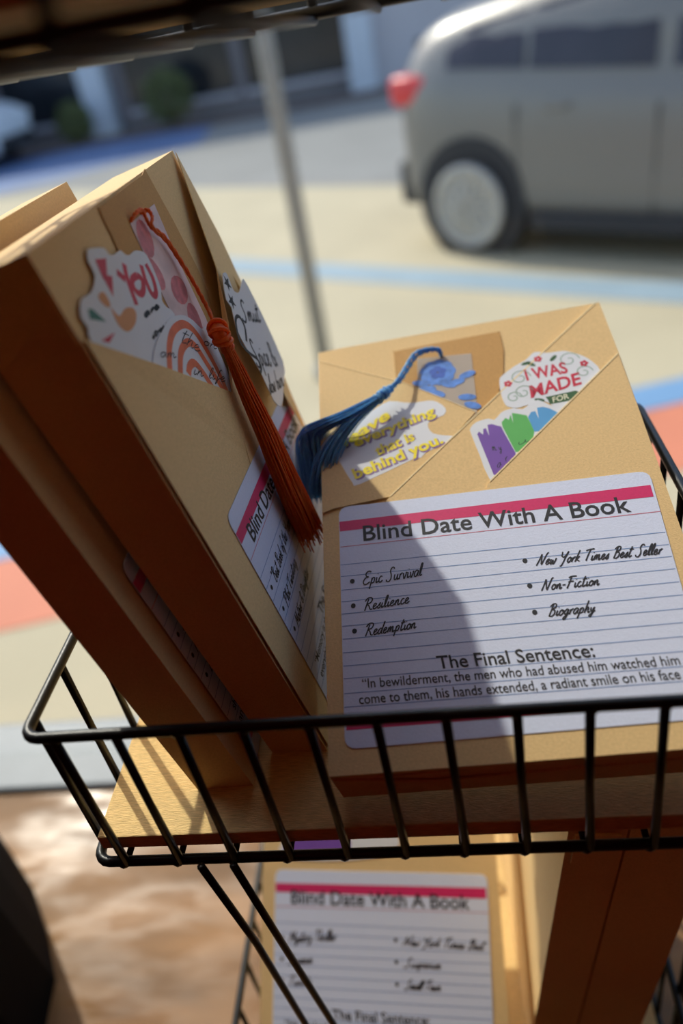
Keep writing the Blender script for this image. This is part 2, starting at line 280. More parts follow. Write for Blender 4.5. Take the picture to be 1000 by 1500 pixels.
BK = {'A_lab': None,
 'B_O': [(0.05796, 0.20828), (0.0522, 0.2084), (0.05021, 0.20547), (0.05281, 0.20249), (0.05711, 0.20304), (0.06005, 0.20574), (0.05796, 0.20828)],
 'B_S': [(0.11238, 0.15452), (0.11866, 0.15929), (0.11853, 0.16444), (0.11405, 0.16622), (0.10913, 0.16376), (0.10491, 0.15774), (0.10867, 0.15042), (0.11513, 0.14399), (0.11522, 0.13979),
         (0.11072, 0.13835)],
 'B_U': [(0.06544, 0.20997), (0.06282, 0.20573), (0.06154, 0.20055), (0.06279, 0.1982), (0.06617, 0.1989), (0.06934, 0.20354), (0.06966, 0.20909)],
 'B_Y': [(0.04423, 0.21415), (0.04742, 0.21024), (0.0527, 0.21448), (0.04933, 0.21026), (0.04549, 0.20082)],
 'B_am': [(0.04093, 0.18111), (0.05308, 0.17527), (0.04527, 0.18371)],
 'B_are': [(0.04629, 0.19546), (0.06201, 0.19368), (0.04844, 0.19764)],
 'B_arm': [(0.02691, 0.20692), (0.0278, 0.20487), (0.02964, 0.20264), (0.03619, 0.20298), (0.04112, 0.20133), (0.04194, 0.19899), (0.03755, 0.19662), (0.03067, 0.19626), (0.02716, 0.19792),
           (0.02549, 0.20145)],
 'B_bm': [(0.07527, 0.22385), (0.10633, 0.22413), (0.10201, 0.19956), (0.10031, 0.1745), (0.09298, 0.14501), (0.068, 0.16217), (0.07083, 0.1959)],
 'B_bmspots': [(0.08816, 0.19179), (0.08806, 0.17766), (0.07343, 0.20427), (0.08777, 0.16799), (0.08119, 0.21611)],
 'B_bolt': [(0.03435, 0.22196), (0.04196, 0.22001), (0.03634, 0.21548), (0.03935, 0.21404), (0.03247, 0.20872), (0.03291, 0.21431), (0.03252, 0.21591)],
 'B_f1': [(0.15721, 0.23593), (0.12349, 0.18765), (0.10543, 0.16725), (0.08271, 0.13938), (0.06654, 0.11218), (0.14842, 0.10068), (0.14455, 0.05839), (0.1627, 0.13055), (0.16358, 0.19433)],
 'B_f2': [(0.15949, 0.19372), (0.1531, 0.18148), (0.14758, 0.16887), (0.13477, 0.14016), (0.13857, 0.11015), (0.14433, 0.08532), (0.1627, 0.13055)],
 'B_face': [(0.00188, 0.23424), (0.1587, 0.23698), (0.1665, 0.19388), (0.16561, 0.12963), (0.14732, 0.05692), (0.15727, 0.0), (0.0, 0.0)],
 'B_fist': [(0.02391, 0.21266), (0.02739, 0.21245), (0.02848, 0.21059), (0.02773, 0.20747), (0.02476, 0.20773), (0.02261, 0.21105)],
 'B_gl': [(0.01268, 0.21168), (0.01529, 0.21069), (0.01921, 0.20438), (0.01058, 0.20885)],
 'B_lab': [(0.01997, 0.11349), (0.02104, 0.01858), (0.15607, 0.10861)],
 'B_life': [(0.05927, 0.16497), (0.08456, 0.14876), (0.06661, 0.16687)],
 'B_on': [(0.08275, 0.16821), (0.09324, 0.16123), (0.08846, 0.1705)],
 'B_pocket': [(0.0022, 0.2052), (0.00308, 0.20405), (0.03825, 0.17817), (0.08732, 0.14163), (0.07974, 0.1153), (0.03358, 0.10893), (-0.00665, 0.00526), (0.00165, 0.12253)],
 'B_r1': [(0.04275, 0.17468), (0.05237, 0.18065), (0.06244, 0.18321), (0.07389, 0.18148), (0.0805, 0.17578), (0.0829, 0.16581), (0.0833, 0.15354), (0.08177, 0.14474)],
 'B_r2': [(0.04917, 0.16982), (0.05876, 0.17496), (0.06895, 0.17514), (0.07453, 0.17103), (0.07645, 0.16238), (0.07842, 0.15262), (0.07899, 0.14657)],
 'B_r3': [(0.05574, 0.16669), (0.06041, 0.16825), (0.06593, 0.16703), (0.06876, 0.16126), (0.06995, 0.15515), (0.07125, 0.15048)],
 'B_rain': [(0.04611, 0.18622), (0.05327, 0.1867), (0.06041, 0.18768), (0.06666, 0.18734), (0.07253, 0.18595), (0.07914, 0.18338), (0.08499, 0.17863), (0.08884, 0.17321), (0.09417, 0.17222),
            (0.09494, 0.16791), (0.09478, 0.15902), (0.09334, 0.15093), (0.09242, 0.14799), (0.09184, 0.141), (0.08044, 0.14042), (0.05482, 0.15771), (0.03817, 0.17515), (0.03279, 0.18183)],
 'B_rd': [(0.00982, 0.20131), (0.02082, 0.19988), (0.01364, 0.19883)],
 'B_s1': [(0.05862, 0.18116), (0.06526, 0.17502), (0.06204, 0.19637)],
 'B_smut': [(0.12519, 0.18437), (0.1285, 0.18272), (0.12706, 0.17746), (0.12752, 0.17426), (0.13329, 0.1719), (0.14386, 0.17386), (0.14753, 0.17346), (0.14911, 0.16619), (0.15009, 0.152),
            (0.14871, 0.12736), (0.14, 0.1224), (0.12927, 0.11933), (0.1179, 0.11659), (0.11079, 0.12318), (0.11187, 0.13846), (0.10854, 0.15227), (0.10842, 0.16357), (0.11448, 0.17109),
            (0.11254, 0.17563), (0.12108, 0.18334)],
 'B_st': [(0.12321, 0.17984), (0.118, 0.1727)],
 'B_str': [(0.04341, 0.18771), (0.062, 0.18634), (0.04488, 0.18946)],
 'B_t1': [(0.12053, 0.16195), (0.14363, 0.15207), (0.12547, 0.17075)],
 'B_t2': [(0.1113, 0.14222), (0.13909, 0.1292), (0.11363, 0.15512)],
 'B_t3': [(0.11023, 0.12711), (0.1337, 0.12025), (0.11663, 0.1349)],
 'B_tag': [(0.05509, 0.21926), (0.05662, 0.2284), (0.05783, 0.2339), (0.06229, 0.23458), (0.10915, 0.23563), (0.11571, 0.23342), (0.11906, 0.19265), (0.11166, 0.17187), (0.08188, 0.16409),
           (0.04369, 0.19818)],
 'B_the': [(0.06365, 0.17793), (0.07491, 0.16774), (0.07287, 0.18037)],
 'B_you': [(0.00394, 0.20328), (0.00687, 0.20735), (0.00609, 0.21089), (0.00952, 0.21396), (0.0134, 0.21531), (0.0206, 0.21474), (0.02865, 0.21811), (0.02922, 0.22282), (0.03249, 0.22545),
           (0.03534, 0.22561), (0.04469, 0.22304), (0.04546, 0.22049), (0.04926, 0.21911), (0.05524, 0.21904), (0.05767, 0.21655), (0.06117, 0.21548), (0.06646, 0.21546), (0.0718, 0.21362),
           (0.07458, 0.21091), (0.07374, 0.20406), (0.07144, 0.19808), (0.06732, 0.19469), (0.06811, 0.19145), (0.07185, 0.18703), (0.06073, 0.18245), (0.03459, 0.18027), (0.02432, 0.1855),
           (0.01464, 0.19175)],
 'D_blu': [(0.10493, 0.1544), (0.10348, 0.16403), (0.10545, 0.16699), (0.10753, 0.16713), (0.10827, 0.16196), (0.1087, 0.16915), (0.11157, 0.16913), (0.11454, 0.16739), (0.11796, 0.16389),
           (0.11365, 0.15378)],
 'D_bm': [(0.05381, 0.2171), (0.08234, 0.21472), (0.08038, 0.17499), (0.07517, 0.158), (0.05021, 0.17186)],
 'D_f1': [(0.0293, 0.12387), (0.03315, 0.12801), (0.08805, 0.17871), (0.15069, 0.23618), (0.15293, 0.23671), (0.15411, 0.19879), (0.15462, 0.15734), (0.15493, 0.11347), (0.14226, 0.10334),
          (0.0721, 0.10917)],
 'D_f2': [(0.0088, 0.1195), (0.0770, 0.1200), (0.0787, 0.1270), (0.08001, 0.12828), (0.15356, 0.1967), (0.15439, 0.15676), (0.15482, 0.09016), (0.15536, -0.00144), (0.07767, -0.00083),
          (0.03217, -0.00039), (0.0012, -5e-05), (0.00083, 0.1090)],
 'D_face': [(-0.00046, 0.23491), (0.01282, 0.23567), (0.15335, 0.23814), (0.15452, 0.20005), (0.15503, 0.15842), (0.15546, 0.09137), (0.15601, -0.00085), (0.07779, -0.00024), (0.03198, 0.0002),
            (0.0008, 0.00054), (0.00028, 0.09506)],
 'D_fl': [(0.09752, 0.18802), (0.13628, 0.19396), (0.11482, 0.20192)],
 'D_forr': [(0.11686, 0.17106), (0.12486, 0.17224), (0.11691, 0.17448)],
 'D_gleaf': [(0.11088, 0.19908), (0.12236, 0.20082), (0.11079, 0.17404), (0.10849, 0.20024)],
 'D_grn': [(0.09434, 0.14364), (0.0906, 0.16049), (0.09068, 0.16325), (0.09285, 0.16561), (0.09429, 0.1642), (0.0956, 0.1673), (0.09595, 0.16164), (0.09641, 0.16827), (0.09889, 0.1672),
           (0.1031, 0.16523), (0.10502, 0.15493), (0.10145, 0.14336)],
 'D_iwas': [(0.10695, 0.18837), (0.12782, 0.18943), (0.1065, 0.196)],
 'D_lab0': (0.00729, 0.01053),
 'D_leaves': [(0.0679, 0.19514), (0.0722, 0.19568), (0.07834, 0.19978), (0.07641, 0.18416), (0.05715, 0.19402), (0.06168, 0.18966), (0.0784, 0.17809), (0.05401, 0.19864)],
 'D_left': [(0.00039, 0.22684), (0.02354, 0.21322), (0.04588, 0.2002), (0.0631, 0.18628), (0.07913, 0.17313), (0.05768, 0.1502), (0.0331, 0.12838), (0.0063, 0.12602), (0.00028, 0.12421)],
 'D_made': [(0.09373, 0.19135), (0.09643, 0.19502), (0.10227, 0.19926), (0.1089, 0.20275), (0.11401, 0.20725), (0.11973, 0.20529), (0.12488, 0.20511), (0.12986, 0.2042), (0.13727, 0.19875),
            (0.1411, 0.19297), (0.14262, 0.18841), (0.14156, 0.17976), (0.12656, 0.16242), (0.11842, 0.16631), (0.11231, 0.17324), (0.10035, 0.17114), (0.09559, 0.17269), (0.0939, 0.17534),
            (0.09319, 0.18191)],
 'D_made_t': [(0.10703, 0.17633), (0.13242, 0.18047), (0.1074, 0.18445)],
 'D_p1': [(0.08393, 0.14655), (0.08841, 0.14572), (0.08348, 0.15197)],
 'D_p2': [(0.08474, 0.13549), (0.09059, 0.14009), (0.08416, 0.13971)],
 'D_p3': [(0.09614, 0.14744), (0.10161, 0.14905), (0.09602, 0.15173)],
 'D_paint': [(0.08034, 0.12964), (0.07761, 0.14473), (0.07531, 0.15861), (0.07538, 0.16246), (0.07872, 0.16571), (0.08471, 0.16677), (0.08744, 0.16543), (0.09037, 0.16845), (0.09272, 0.17024),
             (0.09785, 0.17113), (0.10175, 0.16953), (0.1055, 0.17218), (0.10998, 0.17412), (0.11426, 0.17037), (0.11838, 0.16613), (0.12084, 0.15788), (0.0882, 0.1245)],
 'D_pur': [(0.08241, 0.13192), (0.07813, 0.15797), (0.07915, 0.15943), (0.0809, 0.15711), (0.08138, 0.16064), (0.08266, 0.16095), (0.0836, 0.15582), (0.08377, 0.16295), (0.08586, 0.16309),
           (0.08812, 0.16153), (0.09004, 0.1606), (0.091, 0.15603), (0.09425, 0.14313), (0.09183, 0.13277)],
 'D_ribbon': [(0.11392, 0.17534), (0.1286, 0.17663), (0.13074, 0.17502), (0.12415, 0.17068), (0.11507, 0.17029), (0.11478, 0.17321)],
 'D_rose': [(0.06355, 0.20455), (0.05614, 0.20619)],
 'D_swirl': [(0.10394, 0.19083), (0.10399, 0.1807), (0.12949, 0.19796), (0.13509, 0.18818), (0.09897, 0.17825)],
 'D_tag': [(0.04152, 0.2218), (0.04248, 0.22477), (0.04596, 0.2261), (0.09497, 0.22791), (0.09778, 0.22723), (0.09915, 0.22422), (0.09669, 0.1981), (0.07842, 0.15763), (0.04538, 0.16399)],
 'D_y1': [(0.01257, 0.16269), (0.03681, 0.17762), (0.01104, 0.16976)],
 'D_y2': [(0.01776, 0.16171), (0.05959, 0.17535), (0.01661, 0.16778)],
 'D_y3': [(0.02841, 0.154), (0.04797, 0.16087), (0.02703, 0.15997)],
 'D_y4': [(0.01694, 0.14154), (0.0617, 0.15648), (0.01515, 0.14779)],
 'D_yel': [(0.01045, 0.1518), (0.01548, 0.13985), (0.01945, 0.13833), (0.04558, 0.14884), (0.0496, 0.14896), (0.05253, 0.15186), (0.06334, 0.15634), (0.06864, 0.15884), (0.06217, 0.16097),
           (0.057, 0.1633), (0.05505, 0.16773), (0.0561, 0.17162), (0.06358, 0.17426), (0.06475, 0.17867), (0.0611, 0.18366), (0.05708, 0.18545), (0.05005, 0.18548), (0.04449, 0.18663),
           (0.03684, 0.18918), (0.02873, 0.1851), (0.01838, 0.17774), (0.01093, 0.16767), (0.00719, 0.1594)],
 'L_bio': [(0.08606, 0.04589), (0.10478, 0.04563), (0.08763, 0.05125)],
 'L_bul': [(0.00624, 0.07357), (0.00622, 0.06129), (0.00627, 0.04919), (0.08148, 0.07324), (0.0814, 0.06094), (0.08132, 0.04847)],
 'L_epic': [(0.01091, 0.07105), (0.03709, 0.07216), (0.0115, 0.07756)],
 'L_final': [(0.03973, 0.02823), (0.101, 0.02648), (0.0392, 0.03392)],
 'L_lines': [(0.08267, 0.07938), (0.07665, 0.07322), (0.06972, 0.06743), (0.06395, 0.06149), (0.05797, 0.05536), (0.0521, 0.04937), (0.04604, 0.04335), (0.03979, 0.03738), (0.03383, 0.03152),
             (0.0283, 0.02538), (0.02185, 0.01937), (0.01612, 0.01349)],
 'L_non': [(0.08583, 0.05811), (0.1092, 0.05758), (0.08707, 0.06333)],
 'L_nyt': [(0.08588, 0.07038), (0.13673, 0.06852), (0.08777, 0.07576)],
 'L_quad': [(0.00039, -0.00073), (0.13844, -0.00162), (0.14243, 0.1116), (0.00125, 0.11455)],
 'L_red': [(0.00157, 0.09221), (0.14084, 0.08942)],
 'L_red_txt': [(0.01045, 0.04632), (0.03243, 0.04741), (0.01116, 0.05179)],
 'L_res': [(0.01059, 0.0584), (0.03049, 0.05959), (0.01112, 0.064)],
 'L_s1': [(0.00851, 0.02339), (0.13105, 0.01974), (0.00841, 0.0274)],
 'L_s2': [(0.00696, 0.01681), (0.12973, 0.01417), (0.00671, 0.02085)],
 'L_stripe': [(0.00134, 0.10628), (0.14106, 0.10378), (0.1409, 0.09745), (0.0015, 0.10086)],
 'L_stripe2': [(0.00129, 0.00979), (0.13936, 0.00713), (0.139, 0.00428), (0.00135, 0.00675)],
 'L_title': [(0.01227, 0.09393), (0.13006, 0.09125), (0.01218, 0.10225)],
 'cordA': [(-0.11149, 0.302, -0.06161), (-0.10993, 0.30528, -0.05985), (-0.10914, 0.31074, -0.06028), (-0.10871, 0.31175, -0.06427), (-0.10795, 0.31252, -0.06751), (-0.10603, 0.31963, -0.07494),
           (-0.10408, 0.32237, -0.08311), (-0.1011, 0.32235, -0.0917), (-0.09819, 0.32064, -0.10021), (-0.0959, 0.3183, -0.10609), (-0.09364, 0.31456, -0.11207)],
 'cordB': [(-0.11104, 0.31466, -0.06176), (-0.10905, 0.31755, -0.06197), (-0.10754, 0.31563, -0.06437), (-0.10751, 0.31227, -0.06724), (-0.106, 0.31847, -0.07295), (-0.10401, 0.32186, -0.08124),
           (-0.10101, 0.32149, -0.08996), (-0.09815, 0.32013, -0.09823), (-0.09613, 0.3194, -0.10493), (-0.09346, 0.31596, -0.11265)],
 'cordC': [(0.00124, 0.38817, -0.17059), (2e-05, 0.38828, -0.16811), (-0.00464, 0.38784, -0.16729), (-0.01136, 0.38523, -0.16837), (-0.01607, 0.37621, -0.17073), (-0.02059, 0.36613, -0.17241),
           (-0.02564, 0.36032, -0.17358)],
 'cordD': [(0.00153, 0.38714, -0.17096), (0.0008, 0.38777, -0.16722), (-0.00525, 0.38809, -0.16614), (-0.01229, 0.38603, -0.16703), (-0.01737, 0.37658, -0.16955), (-0.02151, 0.36641, -0.17125),
           (-0.02635, 0.36045, -0.17355)],
 'fringeB1': [(-0.02988, 0.3558, -0.17426), (-0.03862, 0.34946, -0.17569), (-0.04914, 0.34384, -0.17796), (-0.06035, 0.34197, -0.18098), (-0.06833, 0.34454, -0.18657), (-0.06976, 0.33994, -0.19469),
              (-0.06899, 0.33374, -0.20338), (-0.06825, 0.32878, -0.2116)],
 'fringeB2': [(-0.02989, 0.35536, -0.17443), (-0.0388, 0.34808, -0.17728), (-0.04704, 0.34114, -0.18105), (-0.05382, 0.33594, -0.1863), (-0.05938, 0.33085, -0.19255), (-0.0627, 0.32649, -0.19955),
              (-0.06487, 0.32499, -0.20655)],
 'fringeO': [(-0.09142, 0.3133, -0.1175), (-0.08857, 0.3126, -0.13013), (-0.0852, 0.31035, -0.14526), (-0.08042, 0.30703, -0.1645), (-0.07598, 0.30259, -0.18464), (-0.0723, 0.30159, -0.20323),
             (-0.07032, 0.30123, -0.21424)],
 'knotB': [(-0.02563, 0.36077, -0.17341), (-0.02915, 0.35656, -0.17397), (-0.0331, 0.35325, -0.17526)],
 'knotO': [(-0.09352, 0.31668, -0.1123), (-0.09209, 0.31267, -0.11464), (-0.09107, 0.31255, -0.11913), (-0.09, 0.31385, -0.12367)]}
RD = Matrix(((0.99930589, -0.03345303, -0.01639008), (0.02568846, 0.93745316, -0.34716233), (0.02697856, 0.34650033, 0.93766182)))
RB = Matrix(((0.03644233, -0.22106617, 0.97457771), (0.99920933, 0.02357286, -0.03201628), (-0.01589587, 0.97497388, 0.22175043)))
def pose(R, o): return Matrix.Translation(V(*o)) @ R.to_4x4()
def book_rot(yaw, lean, tw): return (Matrix.Rotation(yaw, 3, 'Z') @ Matrix.Rotation(lean, 3, 'X') @ Matrix.Rotation(tw, 3, 'Z'))
mD = pose(RD, (-0.05774594, 0.18312561, -0.24827881)); mB = pose(RB, (-0.06578533, 0.22024192, -0.27967471))
mA = pose(book_rot(1.6100, 1.33191, -.02502), (-0.09740, 0.20389, -0.27900))

# ================================================================ setting: the shop
red_wall = mat('red_brown_plaster', srgb(150, 40, 22), .8, var=.1, scale=3, bump=.2, bscale=30)
plaster = mat('warm_plaster', srgb(150, 74, 52), .85, var=.05, scale=3)
facade_m = mat('shop_front_render', srgb(170, 160, 150), .85, var=.05, scale=4)
floor_m = mat('shop_floor_boards', srgb(110, 62, 36), .5, var=.25, scale=4, stretch=(1, 8, 1))
alu = mat('grey_window_metal', srgb(118, 126, 132), .5, var=.05, scale=40)
struct(box('wall_back', (-2.2, -2.3, ZO-1.6), (2.2, -2.2, ZO+1.1), red_wall))
struct(box('wall_left', (-2.3, -2.3, ZO-1.6), (-2.2, .552, ZO+1.1), red_wall))
struct(box('wall_right', (2.2, -2.3, ZO-1.6), (2.3, .552, ZO+1.1), red_wall))
struct(box('ceiling', (-2.3, -2.3, ZO+1.1), (2.3, .552, ZO+1.2), plaster))
struct(box('floor', (-2.3, -2.3, ZO-1.7), (2.3, .552, ZO-1.6), floor_m))
bm = bmesh.new()
for lo, hi in [((-2.2, .46, ZO-1.6), (2.2, .552, ZO-.635)), ((-2.2, .46, ZO+.85), (2.2, .552, ZO+1.1)),
               ((-2.2, .46, ZO-.635), (-1.35, .552, ZO+.85)), ((1.35, .46, ZO-.635), (2.2, .552, ZO+.85))]: box_bm(bm, lo, hi)
struct(link_mesh('wall_front', bm, facade_m))
win = struct(empty('window_1', Matrix.Translation((0, .505, ZO-.6))))
def wpart(name, lo, hi, m, bev=0): return box(name, lo, hi, m, win, bev)
wpart('frame', (-1.35, -.043, -.034), (1.35, .046, -.020), alu, .004)
wpart('frame', (-1.35, -.03, 1.40), (1.35, .03, 1.45), alu, .004)
wpart('frame', (-1.35, -.03, -.02), (-1.30, .03, 1.40), alu, .004)
wpart('frame', (1.30, -.03, -.02), (1.35, .03, 1.40), alu, .004)
wpart('pane', (-1.30, -.003, -.02), (1.30, .003, 1.40), M['glass'])
# ledge on which the rack stands
lg = empty('display_ledge', Matrix.Translation((0, .3, ZO-.625)))
tag(lg, 'glossy worn brown wooden window ledge under the wire rack', 'ledge')
box('top_board', (-1.3, -.26, -.03), (1.3, .1595, 0), M['ledge'], lg, .0015)
box('apron', (-1.3, -.262, -.16), (1.3, -.245, -.032), M['ledge'], lg)
for sx in (-1.22, 1.16): box('leg', (sx, -.24, -.975), (sx+.06, -.18, -.032), M['ledge'], lg)
# made-up lamp body, out of view, around the added red fill light
lp = tag(empty('fill_lamp', Matrix.Translation((-.5, -1.2, ZO+1.1))), 'added lamp body out of view behind the camera, housing the red fill light', 'lamp')
tube('cord', [(0, 0, 0), (0, 0, -.06)], .003, M['wire'], lp)
bm = bmesh.new(); tube_bm(bm, [(0, 0, -.055), (0, 0, -.07), (0, 0, -.10)], [.02, .12, .2], 24); link_mesh('fill_lamp_shade', bm, M['wire'], lp, True)

# ================================================================ setting: the street
concrete = mat('pale_concrete_paving', srgb(186, 175, 146), .85, var=.07, scale=1.2, bump=.2, bscale=40)
asphalt = mat('sunlit_asphalt', srgb(138, 138, 134), .85, var=.08, scale=1.0, bump=.3, bscale=60)
coralp = mat('coral_paint', srgb(208, 128, 98), .75, var=.08, scale=2)
bluep = mat('blue_paint', srgb(112, 152, 190), .7, var=.08, scale=2)
lbluep = mat('pale_blue_paint', srgb(146, 166, 176), .75, var=.08, scale=2)
dbluep = mat('parking_blue_paint', srgb(96, 120, 160), .75, var=.12, scale=1)
brownp = mat('planting_soil', srgb(110, 88, 78), .9, var=.2, scale=6)
def ground(name, pts, top, m, depth=.2):
    bm = bmesh.new(); prism_bm(bm, [(x, y) for x, y in pts], -depth, 0)
    o = link_mesh(name, bm, m); o.location = (0, 0, top); return struct(o)
ground('trim_1', [(-40, -6), (40, -6), (40, 60), (-40, 60)], -.02, asphalt)           # base of the street
bpy.data.objects['trim_1'].name = 'street'
def line(p, q, off0, off1, x0=-7, x1=8):
    d = Vector((q[0]-p[0], q[1]-p[1])).normalized(); n = Vector((-d.y, d.x)); c = Vector(p)
    a = c + d*x0; b = c + d*x1
    return [tuple(a+n*off0), tuple(b+n*off0), tuple(b+n*off1), tuple(a+n*off1)]
ground('pavement', [(-14, .62), (14, .62), (14, -2.6), (14, -3.3), (1.55, 5.2), (-.9, 8.6), (-4.2, 9.8), (-14, 13)] if False else
       [(-14, .62), (9, .62), (9, 1.4), (-.3, 8.3), (-5, 11.2), (-14, 13)], 0.0, concrete)
cA, cB = (-1.75, 1.98), (.84, 2.60)
ground('coral_paint_band', line(cA, cB, 0, .48), .004, coralp, .004)
ground('blue_paint_band', line(cA, cB, .49, .70), .004, bluep, .004)
sA, sB = (-1.59, 6.27), (1.4, 4.41)
ground('pale_blue_curb_line', line(sA, sB, -.15, .16, -4, 9), .005, lbluep, .005)
ground('blue_parking_bay', [(-11, 15.2), (-7.0, 11.6), (-3.5, 13.6), (-3.7, 15.6), (-11, 17)], -.016, dbluep, .004)
# sign pole on the pavement
pole_m = mat('grey_pole_paint', srgb(150, 152, 148), .5, var=.08, scale=20)
pl = tag(empty('street_pole', Matrix.Translation((-.157*3.9, 3.9, 0))), 'thin grey metal pole standing on the pavement behind the parcels', 'pole')
tube('pole', [(0, 0, .01), (0, 0, 3.2)], .042, pole_m, pl, 14)
tube('base_collar', [(0, 0, 0), (0, 0, .05)], .07, pole_m, pl, 14)
# buildings across the street
fac = mat('grey_render_wall', srgb(136, 128, 130), .85, var=.06, scale=.6)
fac2 = mat('pale_stucco_wall', srgb(196, 190, 194), .85, var=.05, scale=.8)
whitep = mat('white_column_paint', srgb(206, 212, 222), .7, var=.04, scale=2)
dkglass = mat('dark_shop_glass', srgb(38, 42, 48), .12, var=.3, scale=1.5, spec=.6)
b1 = tag(empty('shop_building', Matrix.Translation((-8, 17, -.02))), 'dark shop front with white columns across the street', 'building')
box('wall', (-9, .35, 0), (7.3, .8, 5), fac, b1)
box('fascia', (-9, -.1, 2.7), (7.3, .35, 3.3), fac, b1)
for x0 in [-8.4, -5.6, -2.8, -.3, 2.35, 4.8]:
    g = box('window', (x0, .28, .35), (x0+2.2, .36, 2.5), dkglass, b1)
    box('window_sill', (x0-.05, .2, .25), (x0+2.25, .36, .34), fac2, g)
for x0 in [-6.0, -3.1, 1.55, 6.85]: box('column', (x0, -.2, 0), (x0+.5, .25, 2.7), whitep, b1, .02)
b2 = tag(empty('stucco_building', Matrix.Translation((3.2, 17, -.02))), 'pale stucco building standing behind the grey car', 'building')
box('wall', (-3.85, .2, 0), (12, .8, 5), fac2, b2)
for x0 in [1.2, 4.5, 8.0]:
    g = box('window', (x0, .12, 1.0), (x0+1.8, .21, 2.4), dkglass, b2); box('window_sill', (x0-.05, .05, .9), (x0+1.85, .2, .99), fac2, g)
# shrubs
leafm = mat('shrub_leaves', srgb(96, 104, 62), .7, var=.3, scale=8)
def shrub(loc, r, label):
    e = tag(empty('shrub', Matrix.Translation(loc)), label, 'shrub')
    bm = bmesh.new(); rnd = random.Random(int(loc[0]*100))
    for _ in range(900):
        d = Vector((rnd.gauss(0, 1), rnd.gauss(0, 1), rnd.gauss(0, 1))).normalized()*r*rnd.uniform(.6, 1)
        c = d + Vector((0, 0, r*1.05)); q = Euler((rnd.random()*6, rnd.random()*6, rnd.random()*6)).to_matrix(); s = .06
        bm.faces.new([bm.verts.new(c + q @ Vector(p)) for p in [(-s, 0, 0), (0, -s*.5, 0), (s, 0, 0), (0, s*.5, 0)]])
    o = link_mesh('foliage', bm, leafm, e); o['kind'] = 'stuff'
    tube('stem', [(0, 0, 0), (0, 0, r)], .04, brownp, e, 6)
shrub((-6.55, 16.3, 0), .36, 'olive green shrub in front of the shop left of the white column')
shrub((-4.6, 16.3, 0), .5, 'olive green shrub between two white columns of the shop')
ground('planting_strip', [(-10, 15.7), (1, 15.7), (1, 16.7), (-10, 16.7)], -.005, brownp, .01)

